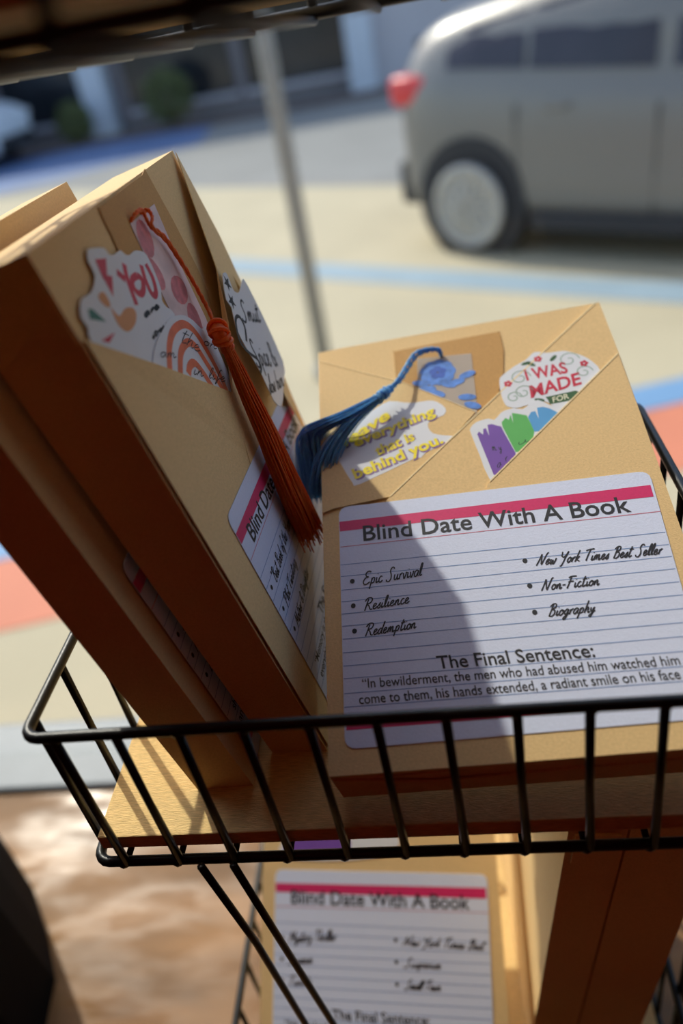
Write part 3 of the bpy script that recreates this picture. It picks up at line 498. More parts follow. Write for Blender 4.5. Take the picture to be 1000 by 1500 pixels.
# ---------------------------------------------------------------- cars
tyre_m = mat('tyre_rubber', srgb(42, 42, 44), .8, var=.1)
rim_m = mat('alloy_rim', srgb(176, 174, 168), .4, metal=.3, var=.05)
clad_m = mat('dark_cladding', srgb(46, 47, 50), .7, var=.08)
lens_red = mat('red_tail_lens', srgb(216, 62, 66), .3, var=.1)
lens_clr = mat('clear_lamp_lens', srgb(220, 224, 228), .2, var=.05)
car_glass = mat('tinted_car_glass', srgb(54, 52, 62), .15, var=.15, scale=3, spec=.5)
def make_car(mw, paint, label):
    root = tag(empty('car', mw), label, 'car')
    # stations along local x (0 = rear axle, + = front); y = half width; z = height
    st = [(-.66, .60, .35, .95, 1.0, 1.06, .60), (-.60, .80, .28, .98, 1.12, 1.27, .64), (-.42, .88, .24, .97, 1.16, 1.44, .66), (0, .90, .22, .97, 1.15, 1.53, .68),
          (.6, .91, .21, .96, 1.11, 1.61, .69), (1.3, .91, .20, .93, 1.07, 1.66, .69), (1.9, .91, .20, .92, 1.07, 1.62, .67), (2.35, .90, .21, .90, 1.04, 1.36, .69),
          (2.75, .89, .22, .86, 1.01, 1.07, .74), (3.2, .86, .24, .78, .93, .98, .68), (3.5, .76, .28, .68, .80, .84, .56), (3.62, .5, .35, .55, .62, .66, .42)]
    def sec(s):
        x, w, zb, zm, zbelt, zr, wr = s
        return [(x, 0, zb), (x, w*.8, zb), (x, w*.97, zb+.1), (x, w, (zb+zm)/2+.05), (x, w*.985, zm), (x, w*.94, zbelt), (x, wr+.03, zr-.07), (x, wr*.8, zr-.01), (x, 0, zr)]
    bm = bmesh.new(); rows = []
    for s in st:
        h = sec(s); rows.append([bm.verts.new(p) for p in h] + [bm.verts.new((p[0], -p[1], p[2])) for p in h[-2:0:-1]])
    n = len(rows[0])
    for a, b in zip(rows[:-1], rows[1:]):
        for k in range(n): bm.faces.new((a[k], b[k], b[(k+1) % n], a[(k+1) % n]))
    bm.faces.new(rows[0][::-1]) ; bm.faces.new(rows[-1])
    bmesh.ops.recalc_face_normals(bm, faces=bm.faces)
    bmesh.ops.subdivide_edges(bm, edges=bm.edges[:], cuts=2, smooth=.6, use_grid_fill=True)
    body = link_mesh('body', bm, paint, root, True)
    def interp(x):
        for a, b in zip(st[:-1], st[1:]):
            if a[0] <= x <= b[0]:
                t = (x-a[0])/(b[0]-a[0]); return [a[i]+(b[i]-a[i])*t for i in range(7)]
    def glass_strip(x0, x1, side, name='side_window', bot=.03, top=.1):
        bm = bmesh.new(); g = []
        for i in range(7):
            x = x0+(x1-x0)*i/6; s = interp(x); h = sec(s); lo = Vector(h[5]); hi = Vector(h[6]); L = (hi-lo)
            L0 = lo+L*bot/max(L.length, .2)*1.2; L1 = hi-L*(.05/max(L.length, .2))
            if L1.z < L0.z+.04: L1.z = L0.z+.04
            g.append([bm.verts.new((p.x, side*(p.y+.02), p.z)) for p in (L0, (L0+L1)/2+Vector((0, .012, 0)), L1)])
        for a, b in zip(g[:-1], g[1:]):
            for k in range(2): bm.faces.new((a[k], b[k], b[k+1], a[k+1]))
        r = bmesh.ops.extrude_face_region(bm, geom=bm.faces[:]); 
        for v in [v for v in r['geom'] if isinstance(v, bmesh.types.BMVert)]: v.co.y -= side*.03
        bmesh.ops.recalc_face_normals(bm, faces=bm.faces); link_mesh(name, bm, car_glass, root)
    for side in (-1, 1):
        glass_strip(-.18, .40, side); glass_strip(.44, 1.22, side); glass_strip(1.32, 2.15, side)
        for dx in (.36, 1.27, 2.3):
            s = interp(dx); box('door_seam', (dx-.003, side*(s[1])-.006, .3), (dx+.003, side*(s[1])+.004, s[3]), clad_m, root)
        for dx in (.55, 1.45): box('door_handle', (dx, side*.895-.03, .93), (dx+.18, side*.895+.03, .96), paint, root, .01)
        box('sill_cladding', (.45, side*.88-.05, .19), (2.25, side*.88+.05, .31), clad_m, root, .02)
        bm = bmesh.new(); box_bm(bm, (-.665, side*.72-.13, .98), (-.34, side*.72+.155, 1.17), .04); link_mesh('tail_lamp', bm, lens_red, root, True)
        bm = bmesh.new(); box_bm(bm, (3.2, side*.70-.14, .68), (3.56, side*.70+.1, .82), .04); link_mesh('headlamp', bm, lens_clr, root, True)
        box('door_mirror', (2.15, side*1.0-.09, 1.06), (2.28, side*1.0+.09, 1.2), paint, root, .03)
        for ax in (0, 2.65):
            cy = side*.80
            bm = bmesh.new(); bmesh.ops.create_cone(bm, cap_ends=True, segments=28, radius1=.42, radius2=.42, depth=.16, matrix=Matrix.Translation((ax, side*.845, .37)) @ Matrix.Rotation(math.pi/2, 4, 'X'))
            link_mesh('wheel_arch', bm, clad_m, root)
            bm = bmesh.new(); bmesh.ops.create_cone(bm, cap_ends=True, segments=28, radius1=.35, radius2=.35, depth=.22, matrix=Matrix.Translation((ax, side*.84, .35)) @ Matrix.Rotation(math.pi/2, 4, 'X'))
            bmesh.ops.bevel(bm, geom=[e for e in bm.edges if abs(e.verts[0].co.y-e.verts[1].co.y) < 1e-4], offset=.03, segments=2, affect='EDGES')
            wh = link_mesh('wheel', bm, tyre_m, root)
            bm = bmesh.new()
            yo = side*.955
            for k in range(10):
                a = 2*math.pi*k/10; c, s_ = math.cos(a), math.sin(a)
                tube_bm(bm, [(ax+.04*c, yo, .35+.04*s_), (ax+.25*c, yo, .35+.25*s_)], [.03, .02], 6)
            tube_bm(bm, [(ax+.255*math.cos(a), yo, .35+.255*math.sin(a)) for a in [2*math.pi*k/28 for k in range(28)]], .028, 8, closed=True)
            bmesh.ops.create_cone(bm, cap_ends=True, segments=28, radius1=.24, radius2=.24, depth=.02, matrix=Matrix.Translation((ax, side*.945, .35)) @ Matrix.Rotation(math.pi/2, 4, 'X'))
            rm = link_mesh('rim', bm, rim_m, wh)
    box('rear_bumper', (-.70, -.80, .30), (-.52, .80, .62), clad_m, root, .05)
    box('front_bumper', (3.45, -.55, .28), (3.68, .55, .5), clad_m, root, .05)
    box('rear_window', (-.645, -.5, 1.1), (-.6, .5, 1.36), car_glass, root, .01)
    bm = bmesh.new(); vs = [bm.verts.new(p) for p in [(1.95, -.6, 1.62), (1.95, .6, 1.62), (2.72, .68, 1.1), (2.72, -.68, 1.1)]]; bm.faces.new(vs)
    r = bmesh.ops.extrude_face_region(bm, geom=bm.faces[:])
    for v in [v for v in r['geom'] if isinstance(v, bmesh.types.BMVert)]: v.co += Vector((.02, 0, .02))
    bmesh.ops.recalc_face_normals(bm, faces=bm.faces); link_mesh('windscreen', bm, car_glass, root)
    return root
grey_paint = mat('silver_grey_car_paint', srgb(122, 121, 118), .35, metal=.3, var=.03, spec=.6)
hd = math.radians(-36); hv = Vector((math.cos(hd), math.sin(hd), 0))
perp = Vector((-hv.y, hv.x, 0))
make_car(Matrix.Translation(Vector((.31, 5.69, -.018)) + perp*.95) @ Matrix.Rotation(hd, 4, 'Z'), grey_paint, 'silver grey car with dark rear cladding parked at the kerb')
white_paint = mat('white_car_paint', srgb(214, 220, 226), .3, var=.02, spec=.6)
make_car(Matrix.Translation((-10.75, 15.5, -.018)) @ Matrix.Rotation(math.radians(-8), 4, 'Z'), white_paint, 'white car parked far off in front of the dark shop, upper left corner')

# ================================================================ wire rack
RX0, RX1, RY0, RY1 = -.1654, .1024, .178, .380
rack = tag(empty('wire_display_rack', Matrix.Translation(V(0, .28, -.625))), 'black wire display rack with tiered baskets holding wrapped book parcels', 'rack')
rz = -.625
def rl(p): return (p[0], p[1]-.28, p[2]-rz)       # scene point to rack-local
def rrect(x0, x1, y0, y1, z, r=.006, tilt=0):
    pts = []
    for cx, cy, a0 in [(x1-r, y0+r, -90), (x1-r, y1-r, 0), (x0+r, y1-r, 90), (x0+r, y0+r, 180)]:
        for k in range(5):
            a = math.radians(a0+k*22.5); pts.append((cx+r*math.cos(a), cy+r*math.sin(a), z))
    return pts
def basket(zb, h, y0, y1, tilt=0):
    T = lambda p: rl((p[0], p[1], p[2] + (p[1]-y0)*tilt))
    bm = bmesh.new(); tube_bm(bm, [T(p) for p in rrect(RX0, RX1, y0, y1, zb+h)], .0023, 10, closed=True)
    tube_bm(bm, [T(p) for p in rrect(RX0, RX1, y0, y1, zb)], .0023, 10, closed=True)
    b = link_mesh('basket', bm, M['wire'], rack, True)
    b_wires = []
    def wire(a, c, r=.0016):
        mid = [(a[i]*(1-t)+c[i]*t + (random.uniform(-.0003, .0003) if i == 0 else 0)) for t in (.5,) for i in range(3)]
        o = tube('wire', [T(a), T(mid), T(c)], [r*1.15, r, r*1.15], M['wire'], b, 8); b_wires.append(o)
    tops = [-.1531+.02395*i for i in range(11)]
    for x in tops:
        wire((x, y0-.0008, zb+h), (x+.0015, y0-.0008, zb)); wire((x, y1+.0008, zb+h), (x, y1+.0008, zb))
        wire((x, y0, zb-.0025), (x, y1, zb-.0025), .0013)
    y = y0+.0105
    while y < y1-.004:
        wire((RX0-.0008, y, zb+h), (RX0-.0008, y, zb)); wire((RX1+.0008, y, zb+h), (RX1+.0008, y, zb)); y += .0283
    bm = bmesh.new(); rnd = random.Random(3)
    for x in tops:
        for z in (zb, zb+h):
            bmesh.ops.create_uvsphere(bm, u_segments=8, v_segments=6, radius=.0027, matrix=Matrix.Translation(T((x+rnd.uniform(-.0006, .0006), y0, z-.0008))))
    link_mesh('weld_beads', bm, M['wire'], b, True)['kind'] = 'stuff'
basket(-.289-.002, .0815, RY0, RY1)
basket(-.600, .080, RY0, RY1)
basket(.0006, .080, .143, .338, -.042)
leg = lambda pts, r=.0017: tube('leg', [rl(p) for p in pts], r, M['wire'], rack, 8)
leg([(-.1175, .1735, -.289), (-.1085, .1735, -.352), (-.1005, .1735, -.448), (-.094, .1745, -.518)])
leg([(-.1035, .1735, -.289), (-.0965, .1735, -.352), (-.0855, .1735, -.448), (-.0785, .1745, -.518)])
for y, y2 in ((.185, .155), (.225, .20)):
    leg([(.1065, y, -.625), (.1065, y, -.29), (.1065, y, -.2), (.1065, (y+y2)/2, -.08), (.1065, y2, .0), (.1065, y2, .085)], .0026)
for x in (-.12, .06): leg([(x, .176, -.625), (x, .176, -.602)], .0026)
for x in (-.12, .06): leg([(x, .3835, -.625), (x, .3835, -.602)], .0026)
# boards lying in the baskets
def board(name, x0, x1, y0, y1, z, label, tilt=0, th=.0085):
    o = box(name, (x0, 0, -th), (x1, y1-y0, 0), M['board'], None, .0006)
    o.location = V(0, y0, z); o.rotation_euler = (math.atan(tilt), 0, 0)
    return tag(o, label, 'board')
board('wooden_board', -.1625, .099, .1815, .3765, -.2788, 'pale wooden board lying in the middle wire basket under the parcels', 0, .0082)
board('wooden_board', -.1625, .099, .1815, .3765, -.5885, 'pale wooden board in the lowest wire basket, under the blurred parcels', 0, .0082)
board('wooden_board', -.158, .096, .1475, .332, .0125, 'wooden board in the top wire basket, seen from below at the upper edge', -.042, .0082)

# ================================================================ wrapped books
def quad_scale(pts, su, sv, rot, off):
    c, s = math.cos(rot), math.sin(rot)
    return [((p[0]*su)*c-(p[1]*sv)*s+off[0], (p[0]*su)*s+(p[1]*sv)*c+off[1]) for p in pts]
def round_corners(q, r=.005, k=4):
    out = []
    n = len(q)
    for i in range(n):
        p = Vector(q[i]); a = (Vector(q[i-1])-p).normalized(); b = (Vector(q[(i+1) % n])-p).normalized()
        p0, p1 = p+a*r, p+b*r
        for s in range(k+1):
            t = s/k; out.append(tuple(p0*(1-t)**2 + p*2*t*(1-t) + p1*t*t))
    return out
def make_label(parent, w, off=(0, 0), rot=0, su=1, sv=1, left=(), right=(), quote=(), skip=()):
    Q = lambda pts: quad_scale(pts, su, sv, rot, off)
    lab = prism('label', round_corners(Q(BK['L_quad'])), w, w+.0002, M['paper'], parent)
    lab['label'] = 'white ruled card label with pink stripes'
    z = w+.00026
    for nm in ('L_stripe', 'L_stripe2'):
        bm = bmesh.new(); q = Q(BK[nm]); bm.faces.new([bm.verts.new((x, y, z)) for x, y in q])
        bmesh.ops.recalc_face_normals(bm, faces=bm.faces)
        link_mesh('stripe', bm, M['pink'], lab)['label'] = 'printed pink stripe'
    bm = bmesh.new(); x0, x1 = .0012, .1400
    a, b = BK['L_red']; ribbon_bm(bm, Q([(x0+.0003, a[1]), (x1+.0018, b[1])]), .00034, z); link_mesh('red_ruling', bm, M['redl'], lab)
    bm = bmesh.new()
    for va, vb in BK['L_lines']:
        t = (va+vb)/2; ribbon_bm(bm, Q([(.0009+.0004*t/.1, va), (.1378+.003*t/.08, vb-.0006)]), .00034, z)
    link_mesh('blue_ruling', bm, M['bluel'], lab)['kind'] = 'stuff'
    z += .00006
    for nm, s, key in (('title_lettering', 'Blind Date With A Book', 'L_title'), ('heading_lettering', 'The Final Sentence:', 'L_final')):
        bm = bmesh.new(); text_bm(bm, s, Q(BK[key]), z, .012); link_mesh(nm, bm, M['ink'], lab)
    if quote:
        for s, key in zip(quote, ('L_s1', 'L_s2')):
            bm = bmesh.new(); text_bm(bm, s, Q(BK[key]), z, .006); link_mesh('quote_lettering', bm, M['ink'], lab)
    bm = bmesh.new()
    for i, b in enumerate(Q(BK['L_bul'])):
        if i in skip: continue
        disc_bm(bm, b, .00105, z, ry=.00118)
    link_mesh('bullet', bm, M['ink'], lab)['kind'] = 'stuff'
    for s, key in list(zip(left, ('L_epic', 'L_res', 'L_red2'))) + list(zip(right, ('L_nyt', 'L_non', 'L_bio'))):
        if not s: continue
        k = BK['L_red_txt'] if key == 'L_red2' else BK[key]
        if isinstance(s, tuple): s, f = s; k = [k[0], (k[0][0]+(k[1][0]-k[0][0])*f, k[0][1]+(k[1][1]-k[0][1])*f), k[2]]
        bm = bmesh.new(); script_bm(bm, s, Q(k), z, .00056, .12); link_mesh('handwriting', bm, M['ink'], lab)
    return lab
def wrap_body(root, face, T, bev=.0035, name='wrapped_block', taper=0):
    bm = bmesh.new(); prism_bm(bm, face, -T, 0, bev, 4)
    for v in bm.verts: v.co.z *= 1+taper*v.co.y/T          # a wrap that is thicker towards its top
    o = link_mesh(name, bm, M['kraft'], root, True)
    for p in o.data.polygons: p.use_smooth = p.area < 4e-4 and len(p.vertices) <= 4 or p.area < 1e-5
    big = [p for p in o.data.polygons if p.area > 2.0e-3]
    for p in big: p.use_smooth = False
    return o
def flap(root, poly, w, lift=None, th=.00028, name='paper_flap'):
    """paper flap lying on the wrap; lift(p) gives extra height at a point"""
    if sum(poly[i][0]*poly[(i+1) % len(poly)][1]-poly[(i+1) % len(poly)][0]*poly[i][1] for i in range(len(poly))) < 0: poly = poly[::-1]
    bm = bmesh.new(); n = len(poly); h = [w+(lift(p) if lift else 0) for p in poly]
    a = [bm.verts.new((p[0], p[1], z+th)) for p, z in zip(poly, h)]; b = [bm.verts.new((p[0], p[1], z)) for p, z in zip(poly, h)]
    bm.faces.new(a); bm.faces.new(b[::-1])
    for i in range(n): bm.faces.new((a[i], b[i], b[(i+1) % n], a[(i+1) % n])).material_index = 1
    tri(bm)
    return link_mesh(name, bm, [M['kraft'], M['kraft_lit_edge']], root)

# ---- D: the open-faced parcel lying back on the right
D = tag(empty('wrapped_book', mD), 'brown paper book parcel lying back at the right with stickers and a large readable label', 'book')
Dbody = wrap_body(D, BK['D_face'], .030)
flap(D, BK['D_left'], .0006, None, .0005); flap(D, BK['D_f1'], .0010, None, .0006); flap(D, BK['D_f2'], .0015, None, .0007)
def edge_line(root, pts, w, width=.0007):  # pale ribbon that paints the sunlit highlight along a flap edge
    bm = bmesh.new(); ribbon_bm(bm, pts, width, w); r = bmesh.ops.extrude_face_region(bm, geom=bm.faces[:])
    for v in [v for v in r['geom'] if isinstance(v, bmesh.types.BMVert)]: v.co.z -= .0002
    bmesh.ops.recalc_face_normals(bm, faces=bm.faces); link_mesh('flap_edge_highlight', bm, M['kraft_lit_edge'], root)
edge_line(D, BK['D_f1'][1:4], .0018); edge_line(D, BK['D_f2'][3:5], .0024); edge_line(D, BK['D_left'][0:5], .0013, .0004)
# creased folds of paper on the lower narrow side
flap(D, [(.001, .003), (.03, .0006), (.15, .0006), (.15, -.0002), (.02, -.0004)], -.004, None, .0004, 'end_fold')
bm = bmesh.new()
P = [(.0015, -.0003, -.003), (.040, -.0012, -.012), (.155, -.0012, -.010), (.155, -.0004, -.0265), (.040, -.0004, -.0275), (.004, -.0003, -.020)]
vs = [bm.verts.new(p) for p in P]; bm.faces.new(vs)
r = bmesh.ops.extrude_face_region(bm, geom=bm.faces[:])
for v in [v for v in r['geom'] if isinstance(v, bmesh.types.BMVert)]: v.co.y += .0008
bmesh.ops.recalc_face_normals(bm, faces=bm.faces); link_mesh('end_flap', bm, [M['kraft']], D)
make_label(D, .0023, off=BK['D_lab0'], left=('Epic Survival', 'Resilience', 'Redemption'), right=('New York Times Best Seller', 'Non-Fiction', 'Biography'),
           quote=('\u201cIn bewilderment, the men who had abused him watched him', 'come to them, his hands extended, a radiant smile on his face'))

def thing_on(mw, name, label, cat): return tag(empty(name, mw), label, cat)
def flat(name, poly, z, m, parent):
    bm = bmesh.new()
    if sum(poly[i][0]*poly[(i+1) % len(poly)][1]-poly[(i+1) % len(poly)][0]*poly[i][1] for i in range(len(poly))) < 0: poly = poly[::-1]
    bm.faces.new([bm.verts.new((p[0], p[1], z)) for p in poly]); tri(bm)
    return link_mesh(name, bm, m, parent)
def strokes(name, lines, w, z, m, parent, smooth=True):
    bm = bmesh.new()
    for ln in lines: ribbon_bm(bm, smooth_poly(ln, False, 4) if smooth and len(ln) > 2 else ln, w, z)
    return link_mesh(name, bm, m, parent)

# card + clear bookmark with blue flowers
c = prism('backing_card', smooth_poly(BK['D_tag'], True, 2), .0002, .0005, M['tagcard']); c.matrix_world = mD
tag(c, 'rounded tan backing card behind the blue flowered bookmark', 'card')
bmk = thing_on(mD, 'bookmark', 'clear bookmark printed with blue flowers and tied with a blue tassel', 'bookmark')
prism('strip', BK['D_bm'], .00055, .00075, M['clear'], bmk)
bm = bmesh.new(); rc = Vector(BK['D_rose'][0])
for k in range(9):
    a = k*2*math.pi/9; disc_bm(bm, rc+Vector((math.cos(a), math.sin(a)))*.0058, .0038, .0008+.00001*k, 10)
link_mesh('rose_petals', bm, M['petal'], bmk)
bm = bmesh.new(); deep = mat('print_deep_blue', srgb(66, 100, 190), .4, var=.2, scale=300)
for k in range(5):
    a = k*2*math.pi/5+.3; disc_bm(bm, rc+Vector((math.cos(a), math.sin(a)))*.0026, .0022, .00092+.00001*k, 9)
link_mesh('rose_heart', bm, deep, bmk)
bm = bmesh.new()
for k, p in enumerate(BK['D_leaves']): disc_bm(bm, p, .0046, .00085+.00001*k, 12, .0022, random.uniform(-.6, .3))
link_mesh('leaves', bm, M['petal'], bmk)
def rel(mw, pts):
    inv = mw.inverted(); return [tuple(inv @ V(*p)) for p in pts]
def strands(name, mw, spine, n, radii, r, m, parent, seed=1, endjit=.006):
    rnd = random.Random(seed); sp = smooth_poly(rel(mw, spine), False, 3); bm = bmesh.new(); N = len(sp)
    for _ in range(n):
        a = rnd.random()*2*math.pi; q = math.sqrt(rnd.random()); pts = []; ph = rnd.random()*6; cut = N-rnd.choice([0, 0, 0, 1])
        dx, dy, dz = math.cos(a)*q, math.sin(a)*q, rnd.uniform(-1, 1)*q
        for i in range(cut):
            t = i/(N-1); k = min(int(t*(len(radii)-1)), len(radii)-2); f = t*(len(radii)-1)-k; R = radii[k]*(1-f)+radii[k+1]*f
            p = Vector(sp[i]); wob = .0004*math.sin(ph+t*7)*t
            pts.append(p+Vector((dx*R+wob, dz*R*.5, dy*R*.75+wob)))
        if cut > 1: pts[-1] = pts[-1]+(pts[-1]-pts[-2]).normalized()*rnd.uniform(-.2, 1)*endjit
        tube_bm(bm, pts, r, 4, False)
    o = link_mesh(name, bm, m, parent, True); o['kind'] = 'stuff'; return o
def cord(name, mw, pts, r, m, parent):
    sp = smooth_poly(rel(mw, pts), False, 6); bm = bmesh.new()
    for ph in (0, math.pi):
        q = []
        for i, p in enumerate(sp): q.append(Vector(p)+Vector((math.cos(i*1.1+ph), math.sin(i*1.1+ph), math.sin(i*1.1+ph)*.5))*r*.55)
        tube_bm(bm, q, r*.75, 7)
    return link_mesh(name, bm, m, parent, True)
def knot(name, mw, pts, rad, m, parent):
    sp = smooth_poly(rel(mw, pts), False, 6); bm = bmesh.new(); N = len(sp)
    tube_bm(bm, sp, [rad[min(int(i/(N-1)*(len(rad)-1)+.5), len(rad)-1)]*.85 for i in range(N)], 12)
    for j in range(7):
        i = int((j+.5)/7*(N-1)); p = Vector(sp[i]); d = (Vector(sp[min(i+1, N-1)])-Vector(sp[max(i-1, 0)])).normalized()
        u = d.orthogonal().normalized(); v = d.cross(u); R = rad[min(int(i/(N-1)*(len(rad)-1)+.5), len(rad)-1)]
        tl = .35*math.sin(j*2.1)
        tube_bm(bm, [p+(u*math.cos(a)+v*math.sin(a))*R+d*math.sin(a+j)*tl*R for a in [2*math.pi*k/14 for k in range(14)]], R*.22, 6, closed=True)
    return link_mesh(name, bm, m, parent, True)
cord('tassel_cord', mD, BK['cordC'], .0008, M['blue'], bmk)['label'] = 'blue twisted cord'
cord('tassel_cord', mD, BK['cordD'], .0008, M['blue'], bmk)['label'] = 'blue twisted cord'
knot('tassel_knot', mD, BK['knotB'], [.0018, .0026, .0026], M['blue'], bmk)
strands('tassel_fringe', mD, BK['fringeB1'], 110, [.0022, .0045, .0065, .008, .0085], .00032, M['blue'], bmk, 3, .004)['label'] = 'soft blue tassel threads'
strands('tassel_fringe', mD, BK['fringeB2'], 110, [.0022, .0035, .005, .0065, .006], .00032, M['blue'], bmk, 5, .004)['label'] = 'soft blue tassel threads'

# stickers on D
yst = thing_on(mD, 'sticker', 'white sticker with yellow lettering under the blue tassel', 'sticker')
prism('sticker_sheet', smooth_poly(BK['D_yel'], True, 2), .00102, .00118, M['white'], yst)
for s, k in (('leave', 'D_y1'), ('everything', 'D_y2'), ('that is', 'D_y3'), ('behind you.', 'D_y4')):
    bm = bmesh.new(); text_bm(bm, s, BK[k], .00124, .06, .0007, -.0006); link_mesh('lettering_shade', bm, M['purple_shadow'], yst)
    bm = bmesh.new(); text_bm(bm, s, BK[k], .00130, .03); link_mesh('lettering', bm, M['yellow'], yst)
mst = thing_on(mD, 'sticker', 'round wreath sticker reading I WAS MADE FOR in red', 'sticker')
prism('sticker_sheet', smooth_poly(BK['D_made'], True, 3), .0016, .00175, M['white'], mst)
for s, k, m_ in (('I WAS', 'D_iwas', 'red'), ('MADE', 'D_made_t', 'red')):
    bm = bmesh.new(); text_bm(bm, s, BK[k], .0018, .025); link_mesh('lettering', bm, M[m_], mst)
flat('ribbon', BK['D_ribbon'], .00179, M['dkgreen'], mst)
bm = bmesh.new(); text_bm(bm, 'FOR', BK['D_forr'], .00183, .015); link_mesh('lettering', bm, M['cream'], mst)
for c0 in BK['D_fl']:
    bm = bmesh.new()
    for k in range(5):
        a = k*2*math.pi/5; disc_bm(bm, (c0[0]+.0013*math.cos(a), c0[1]+.0013*math.sin(a)), .0009, .00181, 8)
    link_mesh('blossom', bm, M['red'], mst)
bm = bmesh.new()
for k, c0 in enumerate(BK['D_gleaf']): disc_bm(bm, c0, .0026, .0018, 10, .0011, [-.7, .8, -.4, .2][k])
link_mesh('leaves', bm, M['dkgreen'], mst)
lines = []
for c0, R in zip(BK['D_swirl'], (.0055, .005, .0055, .0045, .004)):
    lines.append([(c0[0]+R*(1-k/16)*math.cos(k*.62), c0[1]+R*(1-k/16)*math.sin(k*.62)) for k in range(14)])
strokes('scrolls', lines, .0006, .0018, M['sage'], mst)
pst = thing_on(mD, 'sticker', 'sticker of purple, green and blue paint strokes tucked in the flap', 'sticker')
prism('sticker_sheet', smooth_poly(BK['D_paint'], True, 2), .00179, .00193, M['white'], pst)
flat('purple_stroke', BK['D_pur'], .00196, M['purple'], pst); flat('green_stroke', BK['D_grn'], .00197, M['green'], pst); flat('blue_stroke', BK['D_blu'], .00198, M['skyblue'], pst)
for s, k in (('m y', 'D_p1'), ('a r', 'D_p2'), ('u', 'D_p3')):
    bm = bmesh.new(); script_bm(bm, s, BK[k], .002, .0003); link_mesh('lettering', bm, M['ink'], pst)

# ---- B: tall parcel leaning at the left, spine to the camera
B = tag(empty('wrapped_book', mB), 'tall brown paper book parcel at centre left with an orange tassel', 'book')
wrap_body(B, [(.0, .2350), (.1587, .2372), (.1625, .205), (.1625, .14), (.1585, .06), (.157, 0), (0, 0)], .0247, .0060, taper=.035)
def liftB(p):                          # free edge of the flap stands off the wrap
    a, b = Vector(BK['B_f1'][0]), Vector(BK['B_f1'][3]); d = (b-a).normalized(); n = Vector((-d.y, d.x)); s = abs((Vector(p)-a).dot(n))
    t = (Vector(p)-a).dot(d)/(b-a).length
    return max(0, .0062*(1-s/.03))*max(0, min(1, 2.6*t))*max(0, min(1, (1-t)*4))
flap(B, BK['B_f1'], .0012, liftB, .0004)
flap(B, BK['B_f2'], .0016, lambda p: .0034 if p[0] < .150 else 0, .0004)
flap(B, [(.0012, .2064), (.0031, .2040), (.0382, .1782), (.0873, .1416), (.0800, .1085), (.1540, .1040), (.1545, .0015), (.0012, .0015)], .0009, lambda p: .0009 if .03 < p[0] and p[1] > .13 else 0, .0004, 'paper_pocket')
# spine fold of the wrap
bm = bmesh.new()
vs = [bm.verts.new(p) for p in [(-.0004, .228, -.001), (-.0005, .222, -.029), (-.0007, .205, -.029), (-.0010, .213, -.013), (-.0007, .205, -.001)]]; bm.faces.new(vs)
r = bmesh.ops.extrude_face_region(bm, geom=bm.faces[:])
for v in [v for v in r['geom'] if isinstance(v, bmesh.types.BMVert)]: v.co.x += .0008
bmesh.ops.recalc_face_normals(bm, faces=bm.faces); link_mesh('spine_fold', bm, M['kraft'], B)
make_label(B, .0015, off=(.0200, .0022), rot=-.018, su=.965, left=(('"Best Book of the Year', 1.75), ('Plot Twisting', 1.55), ('Mother & Daughter', 1.75)), right=('', '', ''), skip=(3, 4, 5),
           quote=('\u201cMemory is the one thing that never lets us go, and', 'everything she had once said came back to him again'))
c = prism('backing_card', smooth_poly(BK['B_tag'], True, 2), .0003, .0006, M['tagcard']); c.matrix_world = mB
tag(c, 'rounded tan backing card behind the pink bookmark', 'card')
bk2 = thing_on(mB, 'bookmark', 'pink flowered bookmark tied with a long orange tassel', 'bookmark')
prism('strip', BK['B_bm'], .0007, .0009, M['pinkfilm'], bk2)
bm = bmesh.new()
for k, p in enumerate(BK['B_bmspots']): disc_bm(bm, p, .008, .00095+.00001*k, 14, .006, k)
link_mesh('rose_print', bm, M['pinkspot'], bk2)
cord('tassel_cord', mB, BK['cordA'], .0008, M['orange'], bk2)['label'] = 'orange twisted cord'
cord('tassel_cord', mB, BK['cordB'], .0008, M['orange'], bk2)['label'] = 'orange twisted cord'
knot('tassel_knot', mB, BK['knotO'], [.0026, .0040, .0038, .0026, .0028], M['orange'], bk2)
strands('tassel_fringe', mB, BK['fringeO'], 260, [.0024, .0046, .0066, .0082, .0088], .0003, M['orange'], bk2, 9, .005)['label'] = 'straight orange tassel threads'
# stickers on B
you = thing_on(mB, 'sticker', 'white sticker reading YOU with a pink lightning bolt and flexed arm', 'sticker')
prism('sticker_sheet', smooth_poly(BK['B_you'], True, 2), .0010, .0012, M['white'], you)
strokes('lettering', [BK['B_Y'][:2], BK['B_Y'][2:], BK['B_O'], BK['B_U']], .0028, .00126, M['red'], you)
flat('lightning_bolt', BK['B_bolt'], .00126, M['red'], you); flat('green_dash', BK['B_gl'], .00126, M['teal'], you); flat('red_dash', BK['B_rd'], .00126, M['red'], you)
flat('arm', smooth_poly(BK['B_arm'], True, 3), .00126, M['skin'], you); flat('fist', smooth_poly(BK['B_fist'], True, 3), .00127, M['skin'], you)
bm = bmesh.new(); script_bm(bm, 'are', BK['B_are'], .0013, .0011); link_mesh('lettering', bm, M['ink'], you)
bm = bmesh.new(); script_bm(bm, 'strong', BK['B_str'], .0013, .0008); link_mesh('lettering', bm, M['ink'], you)
ra = thing_on(mB, 'sticker', 'rainbow sticker in orange arcs with thin black script', 'sticker')
prism('sticker_sheet', smooth_poly(BK['B_rain'], True, 2), .0014, .00158, M['white'], ra)
for k in ('B_r1', 'B_r2', 'B_r3'): strokes('rainbow_arc', [BK[k]], .0036, .00164, M['coral'], ra)
for s, k in (('am', 'B_am'), ('the', 'B_the'), ('on', 'B_on'), ('in life', 'B_life')):
    bm = bmesh.new(); script_bm(bm, s, BK[k], .0017, .0004); link_mesh('lettering', bm, M['ink'], ra)
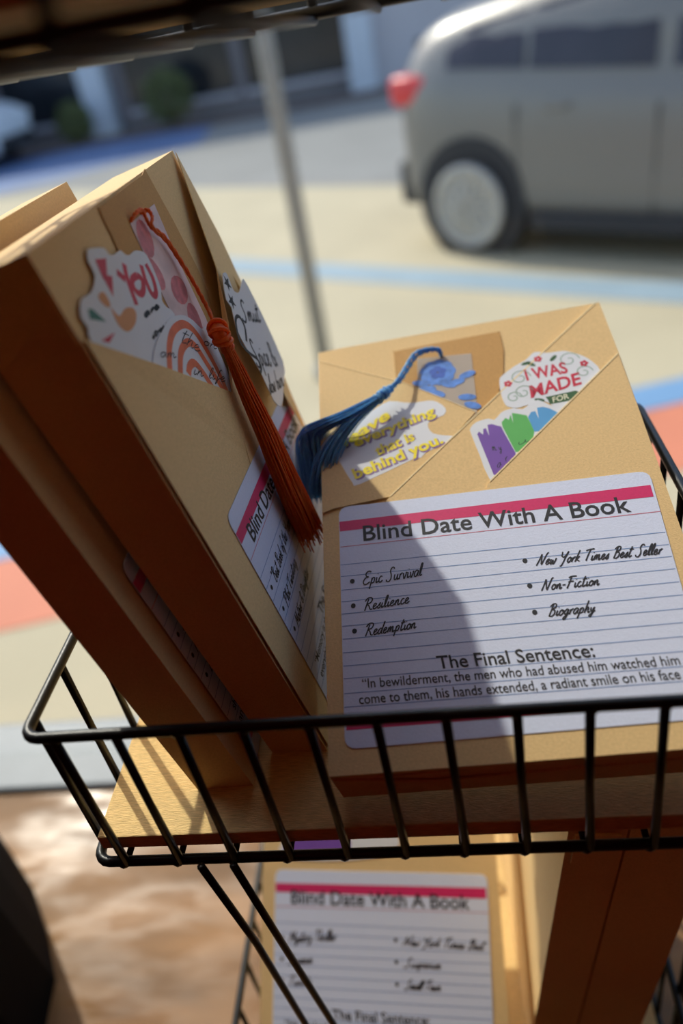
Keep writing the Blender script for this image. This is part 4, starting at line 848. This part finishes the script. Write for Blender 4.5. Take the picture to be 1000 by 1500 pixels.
sm = thing_on(mB, 'sticker', 'white sticker with large black script and two stars beside the orange cord', 'sticker')
ZS = .0085
prism('sticker_sheet', smooth_poly(BK['B_smut'], True, 2), ZS, ZS+.0003, M['white'], sm)
for s, k, w_ in (('Smut', 'B_t1', .0012), ('Spice &', 'B_t2', .0012), ('slow burn', 'B_t3', .0008)):
    bm = bmesh.new(); script_bm(bm, s, BK[k], ZS+.00035, w_); link_mesh('lettering', bm, M['ink'], sm)
strokes('swash', [BK['B_S']], .0018, ZS+.00036, M['ink'], sm)
bm = bmesh.new()
for c0 in BK['B_st']:
    vs = [bm.verts.new((c0[0]+(.0042 if k % 2 == 0 else .0017)*math.sin(k*math.pi/5), c0[1]+(.0042 if k % 2 == 0 else .0017)*math.cos(k*math.pi/5), ZS+.00036)) for k in range(10)]
    bm.faces.new(vs[::-1])
link_mesh('star', bm, M['ink'], sm)['kind'] = 'stuff'

# ---- A: parcel behind it, far left
A = tag(empty('wrapped_book', mA), 'brown paper book parcel at far left, mostly hidden by the one with the orange tassel', 'book')
wrap_body(A, [(0, .236), (.157, .236), (.157, 0), (0, 0)], .0244, .0055)
make_label(A, .0008, off=(.0120, .0028), left=(('Real Life', .8), ('Humor', .6), ('Dark Comedy', 1.3)), skip=(3, 4, 5), quote=('she had always known that this would be the last one', 'and so she closed the door softly behind her'))
#flap(A, [(.0, .225), (.02, .215), (.157, .165), (.157, .13), (0, .13)], .0004)

# ---- lower basket parcels
mE = pose(book_rot(-.0319, .6136, 0), (-.1551, .1718, -.5885+.030*math.cos(.6136)))
Eb = tag(empty('wrapped_book', mE), 'blurred book parcel with white label lying back in the lowest basket', 'book')
wrap_body(Eb, [(0, .236), (.157, .236), (.157, 0), (0, 0)], .030)
flap(Eb, [(0, .14), (.157, .205), (.157, .0), (0, .0)], .0006)
make_label(Eb, .0010, off=(.008, .0256), left=(('Mystery Thriller', 1.2), ('Suspense', .8), ('Twists', .7)), right=('New York Times Best', 'Suspense', ('Small Town', 1.2)), quote=('\u201cHe looked at me as though he had never seen me', 'before, and then he turned around and was gone'))
es = thing_on(mE, 'sticker', 'purple and white sticker above the label of the blurred lower parcel', 'sticker')
prism('sticker_sheet', smooth_poly([(.014, .148), (.02, .163), (.05, .170), (.088, .166), (.092, .152), (.06, .146)], True, 3), .0010, .0012, M['white'], es)
flat('purple_print', smooth_poly([(.017, .150), (.022, .161), (.045, .166), (.06, .160), (.056, .150)], True, 3), .00125, M['purple'], es)
mF = pose(book_rot(-1.5383, 1.487, -.0408), (0.0105, 0.375, -.582))
Fb = tag(empty('wrapped_book', mF), 'book parcel standing in the lowest basket, sunlit left face, beside the blurred label', 'book')
wrap_body(Fb, [(0, .262), (.157, .262), (.157, 0), (0, 0)], .0264)
bm = bmesh.new()
vs = [bm.verts.new(p) for p in [(.1571, .259, -.003), (.1571, .259, -.0235), (.1573, .190, -.0235), (.1573, .212, -.012), (.1573, .236, -.003)]]; bm.faces.new(vs)
r = bmesh.ops.extrude_face_region(bm, geom=bm.faces[:])
for v in [v for v in r['geom'] if isinstance(v, bmesh.types.BMVert)]: v.co.x += .0014
bmesh.ops.recalc_face_normals(bm, faces=bm.faces); link_mesh('spine_fold', bm, M['kraft'], Fb)
mG = pose(book_rot(-1.5383, 1.487, -.0408), (0.0105+.0278, 0.376, -.582))
Gb = tag(empty('wrapped_book', mG), 'rightmost book parcel standing spine out in the lowest basket', 'book')
wrap_body(Gb, [(0, .262), (.157, .262), (.157, 0), (0, 0)], .038)
# upper basket parcels
for i, (x, T, lb) in enumerate([(-.122, .036, 'leftmost'), (-.078, .040, 'second'), (-.034, .038, 'third')]):
    m_ = Matrix.Translation(V(x, .165, .0165)) @ Matrix.Rotation(-.042, 4, 'X') @ book_rot(math.pi/2, math.pi/2, 0).to_4x4()
    u = tag(empty('wrapped_book', m_), '%s of the dark parcels in the top basket at the upper left edge' % lb, 'book')
    wrap_body(u, [(0, .236), (.155, .236), (.155, 0), (0, 0)], T-.003)
    # placed by its left side
    u.matrix_world = m_

# ---- dark basket with a maroon book on the ledge, lower left
blk = mat('black_plastic', srgb(9, 8, 8), .8, var=.15, scale=40, spec=.1)
maroon = mat('maroon_book_cloth', srgb(74, 20, 30), .6, var=.1, scale=200)
greym = mat('grey_corner', srgb(120, 112, 118), .5)
tr = tag(empty('black_tray', Matrix.Translation(V(-.522, .272, -.625))), 'black tray on the ledge at the lower left corner', 'tray')
outl = [(-.40, .319), (-.338, .293), (-.306, .262), (-.280, .227), (-.262, .197), (-.255, .15), (-.30, .06), (-.52, .06), (-.52, .319)]
outl = [(a*1.2+.48, b*1.2-.228) for a, b in outl]
bm = bmesh.new(); prism_bm(bm, outl, 0, .008); link_mesh('base', bm, blk, tr)
bm = bmesh.new(); n = len(outl); cx, cy = -.0, -.02
inn = [(a+(cx-a)*.06, b+(cy-b)*.06) for a, b in outl]
A0 = [bm.verts.new((a, b, .006)) for a, b in outl]; A1 = [bm.verts.new((a, b, .125)) for a, b in outl]
B0 = [bm.verts.new((a, b, .006)) for a, b in inn]; B1 = [bm.verts.new((a, b, .125)) for a, b in inn]
for i in range(n):
    j = (i+1) % n
    for q in ((A0[i], A0[j], A1[j], A1[i]), (B0[j], B0[i], B1[i], B1[j]), (A1[i], A1[j], B1[j], B1[i]), (A0[j], A0[i], B0[i], B0[j])): bm.faces.new(q)
bmesh.ops.recalc_face_normals(bm, faces=bm.faces); link_mesh('rim_wall', bm, blk, tr)
mb = tag(empty('maroon_book', Matrix.Translation(V(-.47, .20, -.617)) @ Matrix.Rotation(math.radians(-40), 4, 'Z')), 'dark maroon book standing in the black tray at the lower left corner', 'book')
box('cover', (-.075, -.055, 0), (.075, .055, .118), maroon, mb, .002)
box('corner_guard', (.060, .034, .105), (.0765, .0565, .1195), greym, mb, .002)

# groups of look-alike things
for o in COL.objects:
    if o.parent is None and 'category' in o.keys():
        n = o.name.split('.')[0]
        g = {'wrapped_book': 'book parcels wrapped in brown paper', 'sticker': 'stickers tucked into the paper wraps', 'bookmark': 'tasselled bookmarks on the parcels',
             'wooden_board': 'boards in the wire baskets', 'backing_card': 'backing cards behind the bookmarks', 'shrub': 'shrubs by the shop across the street', 'car': 'cars on the street'}.get(n)
        if g: o['group'] = g
